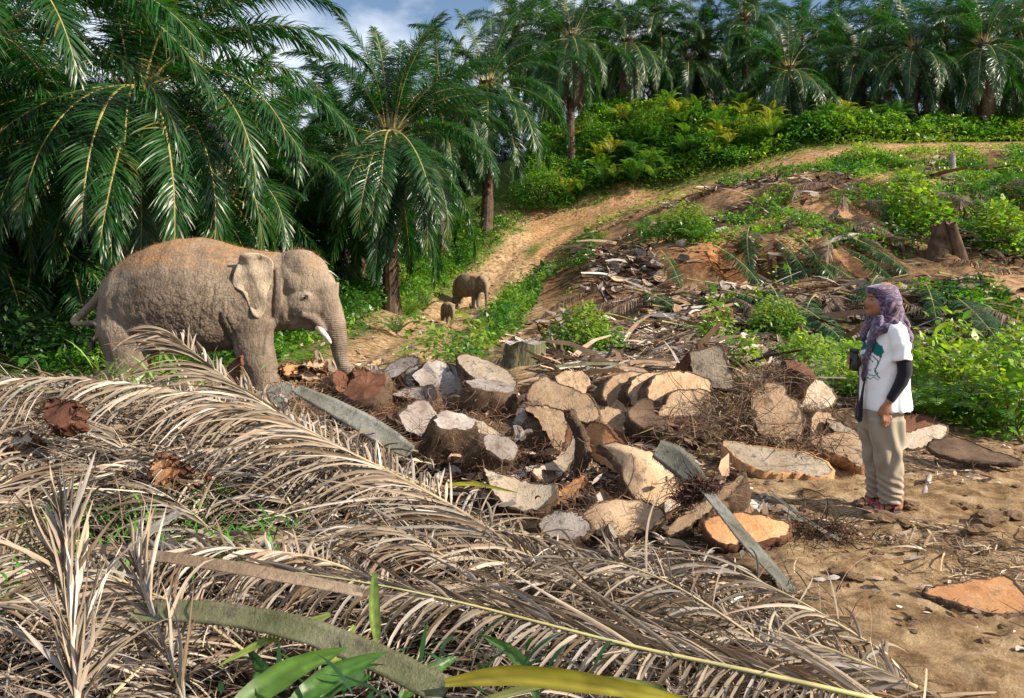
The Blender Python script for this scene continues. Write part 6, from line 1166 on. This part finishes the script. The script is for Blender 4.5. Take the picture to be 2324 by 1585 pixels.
# nose, brow, lips, chin
body += [hp([(358, 215, 0, .010, .012), (350, 235, 0, .011, .010), (338, 252, 0, .013, .014), (346, 262, 0, .012, .016)], 10), hp([(352, 280, -.016, .008, .006), (346, 281, 0, .010, .008), (352, 280, .016, .008, .006)], 8), hp([(354, 290, -.014, .008, .006), (349, 292, 0, .010, .008), (354, 290, .014, .008, .006)], 8), ball((H_(358, 0)[0], 0, H_(0, 313)[1]), (.018, .020, .015)),
         ball((H_(372, 0)[0], -.030, H_(0, 262)[1]), (.030, .024, .032)), ball((H_(372, 0)[0], .030, H_(0, 262)[1]), (.030, .024, .032)), hp([(366, 212, -.045, .012, .010), (357, 208, -.02, .014, .010), (357, 208, .02, .014, .010), (366, 212, .045, .012, .010)], 8)]
body += [hp([(462, 400, -.15, .05, .05), (478, 540, -.20, .034, .034), (484, 650, -.206, .030, .030), (440, 750, -.19, .025, .024), (408, 815, -.175, .024, .024), (402, 830, -.172, .026, .019), (394, 852, -.17, .037, .017), (392, 880, -.168, .040, .016), (396, 895, -.166, .037, .014)])]
for k, (x0, xm, x1, y0, ym, y1, r) in enumerate([(376, 374, 375, 888, 925, 958, .0088), (389, 388, 388, 892, 930, 965, .0092), (402, 403, 402, 892, 928, 958, .0088), (413, 418, 419, 888, 915, 936, .0078)]):
    body.append(hp([(x0, y0, -.168, r*1.1, r), (xm, ym, -.178, r, r), (x1, y1, -.170, r*.8, r*.8)], 10))
body.append(hp([(372, 850, -.165, .013, .012), (362, 880, -.15, .011, .011), (360, 905, -.145, .0095, .009)], 10))
body += [hp([(455, 400, .15, .05, .05), (448, 540, .2, .042, .042), (440, 630, .205, .040, .038), (370, 625, .12, .032, .030), (312, 605, .06, .025, .024), (296, 596, .045, .020, .034)])]
for k, (cy, rr) in enumerate([(575, .009), (588, .009), (601, .009), (613, .008)]):
    body.append(hp([(300, cy, .07, rr, rr), (268, cy-2, .068, rr, rr), (252, cy, .04, rr, rr), (250, cy+1, .012, rr*.9, rr*.9)], 10))
body.append(hp([(300, 585, .02, .011, .011), (299, 575, -.02, .010, .010), (285, 572, -.042, .009, .009)], 10))
def foot(x0, x1, cy, y):
    L = [(x1-6, cy-38, y, .036, .030), (x1-20, cy-60, y, .040, .034)]
    body.append(hp([(x1-22, cy-120, y, .042, .040), (x1-28, cy-70, y, .044, .036), (x1-30, cy-30, y, .040, .034)]))
    body.append(tube_c([(H_(a, 0)[0], yy, H_(0, b)[1]) for a, b, yy in [(x1-5, cy-30, y), (x1-45, cy-36, y), (x1-110, cy-30, y), (x1-165, cy-21, y-.004), (x0+22, cy-16, y-.008)]], [(.030, .022), (.034, .032), (.038, .028), (.043, .019), (.036, .011)], 14))
    for k in range(5): body.append(hp([(x0+30+k*4, cy-17, y+.028-k*.016, .010, .009), (x0+10+k*5, cy-14, y+.030-k*.017, .0085, .0085)], 8))
foot(305, 540, 1492, -.03); foot(320, 545, 1492, .15)
bm_ = fuse('body', body, .0052, 3, [M['hskin']]); co = get_co(bm_); X = co[:, 0]/.00116+440; Z = 1490-co[:, 2]/.00116
lips = np.exp(-((X-347)/9)**2-((Z-286)/8)**2)*(np.abs(co[:, 1]) < .024); eye = np.exp(-((X-362)/10)**2-((Z-236)/3.5)**2)*(np.abs(np.abs(co[:, 1])-.032) < .016)+np.exp(-((X-360)/12)**2-((Z-216)/3.5)**2)*.9*(np.abs(np.abs(co[:, 1])-.032) < .022)
nail = np.clip(np.exp(-((Z-962)/7)**2)+0, 0, 1)*(X < 430)*(co[:, 1] < -.172)*.8
put_col(bm_, 'paint', np.stack([np.clip(lips*1.3, 0, 1), np.clip(eye, 0, 1), nail], 1)); link('body', bm_, pr)
for sd in (-1, 1):
    V, fs = ball((H_(366, 0)[0], sd*.031, H_(0, 236)[1]), (.012, .012, .010), 8); e = bpy.data.meshes.new('eye'); e.from_pydata(V, [], fs); e.materials.append(M['eye']); link('eye', e, pr)
# t-shirt
sh = [zr([(368, 415, 495, .06, 0), (378, 400, 512, .13, 0), (395, 385, 528, .175, 0), (430, 365, 545, .19, 0), (500, 345, 562, .185, 0), (600, 328, 574, .18, 0), (700, 321, 580, .178, 0), (800, 319, 588, .182, 0), (862, 319, 594, .19, 0), (884, 326, 592, .192, 0)], 34, .9),
      hp([(452, 392, -.12, .06, .07), (458, 420, -.165, .068, .065), (464, 490, -.195, .070, .062), (467, 580, -.205, .069, .060)], 20), hp([(450, 392, .12, .06, .07), (455, 420, .165, .068, .065), (458, 490, .195, .068, .062), (455, 575, .205, .066, .060)], 20)]
sm = fuse('t_shirt', sh, .0065, 5, [M['shirt']]); co = get_co(sm); nn = get_no(sm); X = co[:, 0]/.00116+440; Z = 1490-co[:, 2]/.00116
f = .0035*np.sin(X/9+np.sin(Z/60)*2.5+co[:, 1]*20)*np.clip((Z-640)/120, 0, 1)+.005*np.sin((Z*.8+X*.9)/13+fb3(co, 6)*5)*np.exp(-((Z-560)/80)**2)+fb3(co, 9)*.012+.004*np.sin((Z+X*1.4)/10)*np.exp(-((X-490)/40)**2-((Z-480)/60)**2)
co += nn*f[:, None]; set_co(sm, co)
def inpoly(x, z, poly):
    c = np.zeros(len(x), bool); j = len(poly)-1
    for i in range(len(poly)):
        (x1, z1), (x2, z2) = poly[i], poly[j]; k = ((z1 > z) != (z2 > z)) & (x < (x2-x1)*(z-z1)/((z2-z1) or 1e-9)+x1); c ^= k; j = i
    return c
jx = fb3(co, 30)*30; pt = inpoly(X+jx, Z+jx, [(368, 455), (360, 470), (366, 490), (384, 505), (380, 535), (368, 560), (352, 552), (338, 530), (328, 515), (340, 490), (350, 470)]) & (nn[:, 0] < .3)
br = ((np.abs(X-352-8*np.sin(Z/18)-(Z-590)*.1) < 3) & (Z > 560) & (Z < 690) & (co[:, 1] < -.05)) | ((np.abs(X-362-(600-Z)*.3) < 2) & (Z > 560) & (Z < 610)) | ((np.abs(X-345+(600-Z)*.3) < 2) & (Z > 555) & (Z < 600)) | ((np.abs(Z-690-6*np.sin(X/4)) < 2.5) & (X < 360)) | ((np.abs(np.hypot(X-342, (Z-660))-16) < 2) & (co[:, 1] < -.03))
put_col(sm, 'print', np.repeat(((pt | br) & (X < 400))[:, None]*1.0, 3, 1)); link('t_shirt', sm, pr)
# sleeves
for nm, rows in (('arm_sleeve', [(474, 540, -.203, .050, .047), (482, 590, -.205, .049, .046), (484, 650, -.207, .048, .044), (468, 705, -.20, .044, .040), (440, 755, -.19, .037, .034), (410, 812, -.176, .030, .027)]), ('arm_sleeve', [(450, 540, .203, .05, .047), (442, 630, .207, .047, .044), (400, 632, .16, .042, .040), (350, 620, .10, .034, .032), (318, 606, .065, .030, .028)])):
    s_ = fuse(nm, [hp(rows, 20)], .006, 4, [M['sleeve']]); co = get_co(s_); co += get_no(s_)*(fb3(co, 14)*.008)[:, None]; set_co(s_, co); link(nm, s_, pr)
# trousers
tp = [zr([(845, 330, 545, .165, 0), (900, 328, 541, .17, 0), (960, 331, 535, .168, 0), (1000, 340, 525, .15, 0)], 34, .9), zr([(930, 333, 536, .09, -.085), (1000, 337, 531, .088, -.085), (1100, 352, 527, .086, -.08), (1200, 372, 530, .083, -.07), (1300, 391, 537, .080, -.05), (1370, 402, 542, .078, -.035), (1412, 408, 540, .074, -.03), (1438, 412, 524, .066, -.03)], 30),
      zr([(930, 334, 530, .09, .085), (1050, 345, 515, .088, .10), (1200, 368, 512, .083, .11), (1300, 388, 520, .076, .12), (1380, 398, 525, .072, .14), (1440, 405, 515, .064, .15)], 30)]
tm = fuse('trousers', tp, .0068, 6, [M['trouser']]); co = get_co(tm); nn = get_no(tm); X = co[:, 0]/.00116+440; Z = 1490-co[:, 2]/.00116
f = .006*np.sin((Z*1.0-X*.35)/6.5+fb3(co, 9)*12)*np.clip((Z-1230)/90, 0, 1)+.009*np.sin((X-(Z-900)*.16)/13+np.sin(Z/70)*1.5)*np.exp(-((Z-1020)/150)**2)+.008*np.sin((X*1.2+Z*.5)/16+fb3(co, 4)*4)*np.exp(-((Z-1170)/90)**2)+fb3(co, 5)*.008
co += nn*f[:, None]; set_co(tm, co); link('trousers', tm, pr)
# headscarf
hj = [zr([(139, 425, 480, .02, 0), (146, 385, 505, .055, 0), (158, 352, 520, .078, 0), (170, 340, 527, .086, 0), (185, 345, 534, .092, 0), (205, 357, 541, .096, 0), (230, 372, 547, .099, 0), (260, 384, 551, .10, 0), (290, 393, 553, .099, 0), (315, 398, 555, .096, 0), (340, 392, 560, .095, 0), (365, 380, 568, .11, 0), (392, 368, 574, .13, 0)], 34),
      tube_c([(H_(a, 0)[0], y, H_(0, b)[1]) for a, b, y in [(392, 330, -.05), (378, 385, -.07), (358, 440, -.075), (336, 505, -.06), (320, 590, -.05), (314, 660, -.04), (312, 722, -.035)]], [(.04, .026), (.05, .028), (.045, .022), (.036, .018), (.03, .016), (.025, .014), (.018, .012)], 14),
      tube_c([(H_(a, 0)[0], y, H_(0, b)[1]) for a, b, y in [(392, 330, .05), (378, 385, .07), (358, 440, .07), (340, 490, .05)]], [(.04, .026), (.05, .026), (.04, .02), (.02, .012)], 14),
      tube_c([(H_(a, 0)[0], y, H_(0, b)[1]) for a, b, y in [(360, 430, -.12), (405, 395, -.15), (452, 374, -.155), (500, 396, -.15), (540, 448, -.125), (562, 510, -.08)]], [(.03, .02), (.03, .03), (.028, .036), (.028, .034), (.026, .026), (.024, .022)], 12),
      tube_c([(H_(a, 0)[0], y, H_(0, b)[1]) for a, b, y in [(405, 395, .15), (452, 374, .155), (500, 396, .15), (540, 448, .12), (562, 510, .06)]], [(.03, .03), (.03, .036), (.03, .034), (.026, .03), (.024, .026)], 12),
      tube_c([(H_(a, 0)[0], 0, H_(0, b)[1]) for a, b in [(535, 330), (552, 400), (566, 460), (576, 505), (574, 545)]], [(.08, .030), (.12, .028), (.13, .024), (.10, .020), (.04, .012)], 16)]
hm = fuse('headscarf', hj, .0058, 4, [M['scarf']]); co = get_co(hm); nn = get_no(hm); X = co[:, 0]/.00116+440; Z = 1490-co[:, 2]/.00116
f = .006*np.sin((X*1.0+(Z-330)*.62)/9+fb3(co, 5)*3)*np.clip((Z-210)/80, 0, 1)+fb3(co, 8)*.010; co += nn*f[:, None]; set_co(hm, co); link('headscarf', hm, pr)
# sandals
for x0, x1, cy, y in ((305, 540, 1492, -.03), (320, 545, 1492, .15)):
    n = 26; a = np.arange(n)*2*np.pi/n; cxm = (x0+x1)/2; V = []
    for zz, s in ((cy, .96), (cy-6, 1.0), (cy-14, .98)):
        w = .043+.010*np.cos(a+np.pi); V.append(np.column_stack([H_(cxm, 0)[0]+np.cos(a)*(x1-x0)/2*.00116*s, y+np.sin(a)*w*s, np.full(n, H_(0, zz)[1])]))
    v, fs = close_loft(V, n); me = bpy.data.meshes.new('sandal'); me.from_pydata(v, [], fs); me.materials.append(M['sole']); so_ = link('sandal', me, pr)
    for pth, mt in (([(x0+55, -.042, 10), (x0+60, -.034, 30), (x0+62, 0, 42), (x0+60, .034, 30), (x0+55, .042, 10)], 'black'), ([(x0+92, -.044, 10), (x0+90, -.036, 44), (x0+88, 0, 58), (x0+90, .036, 44), (x0+92, .044, 10)], 'pink'), ([(x0+120, -.042, 10), (x0+118, -.034, 56), (x0+116, 0, 72), (x0+118, .034, 56), (x0+120, .042, 10)], 'black'),
                    ([(x0+150, -.040, 14), (x0+185, -.040, 50), (x1-10, -.030, 66), (x1, 0, 68), (x1-10, .030, 66), (x0+185, .040, 50), (x0+150, .04, 14)], 'black'), ([(x0+165, -.043, 12), (x0+178, -.043, 40), (x0+150, -.038, 62), (x0+135, -.01, 74)], 'pink')):
        V, Fq = tube([(H_(a, 0)[0], y+b, H_(0, cy-c)[1]) for a, b, c in pth], np.tile([[.011, .004]], (len(pth), 1)), 8); A = Acc(); A.add(V, Fq); link('strap', A.mesh('strap', [M[mt]], True), so_)
# binoculars held in the far hand, with the carrying strap
bn = thing('binoculars', 'black binoculars held upright in front of the chest, wide strap hanging down', 'binoculars', (pr.location.x+H_(272, 0)[0], 5.47, pr.location.z+H_(0, 592)[1]))
for yy in (-.032, .032):
    pts = [(0, .074, .021), (0, .060, .021), (0, .058, .018), (0, .030, .019), (0, .026, .024), (0, -.030, .026), (0, -.072, .026), (0, -.074, .022)]
    V, Fq = tube([(x+(.006 if yy > 0 else -.006), yy, z) for x, z, r_2 in pts], [r_2 for *_, r_2 in pts], 20); A = Acc(); A.add(V, Fq); br_ = link('barrel', A.mesh('barrel', [M['black']], True), bn)
    V, Fq = tube([(x+(.006 if yy > 0 else -.006), yy, z) for x, z in ((0, .076), (0, .052))], [.0235, .0235], 20); A = Acc(); A.add(V, Fq); link('eyecup', A.mesh('eyecup', [M['black']], True), br_)
V, Fq = tube([(0, -.02, .01), (0, 0, .012), (0, .02, .01)], [(.03, .014), (.032, .016), (.03, .014)], 12); A = Acc(); A.add(V, Fq); link('bridge', A.mesh('bridge', [M['black']], True), bn)
def rib(pts, w):
    V, Fq = tube([(H_(a, 0)[0]-H_(272, 0)[0], y, H_(0, b)[1]-H_(0, 592)[1]) for a, b, y in pts], [(.003, q) if False else (q, .003) for q in w], 8); A = Acc(); A.add(V, Fq); return link('strap', A.mesh('strap', [M['strap']], True), bn)
rib([(268, 560, -.06), (274, 640, -.062), (278, 700, -.06), (274, 780, -.06), (268, 850, -.06), (262, 890, -.06), (262, 930, -.055), (275, 948, -.045), (290, 948, -.035), (296, 920, -.03), (298, 860, -.03), (303, 800, -.04), (308, 740, -.05), (314, 690, -.06)], [.005, .005, .005, .006, .012, .018, .019, .019, .019, .019, .018, .010, .007, .006])
#@@
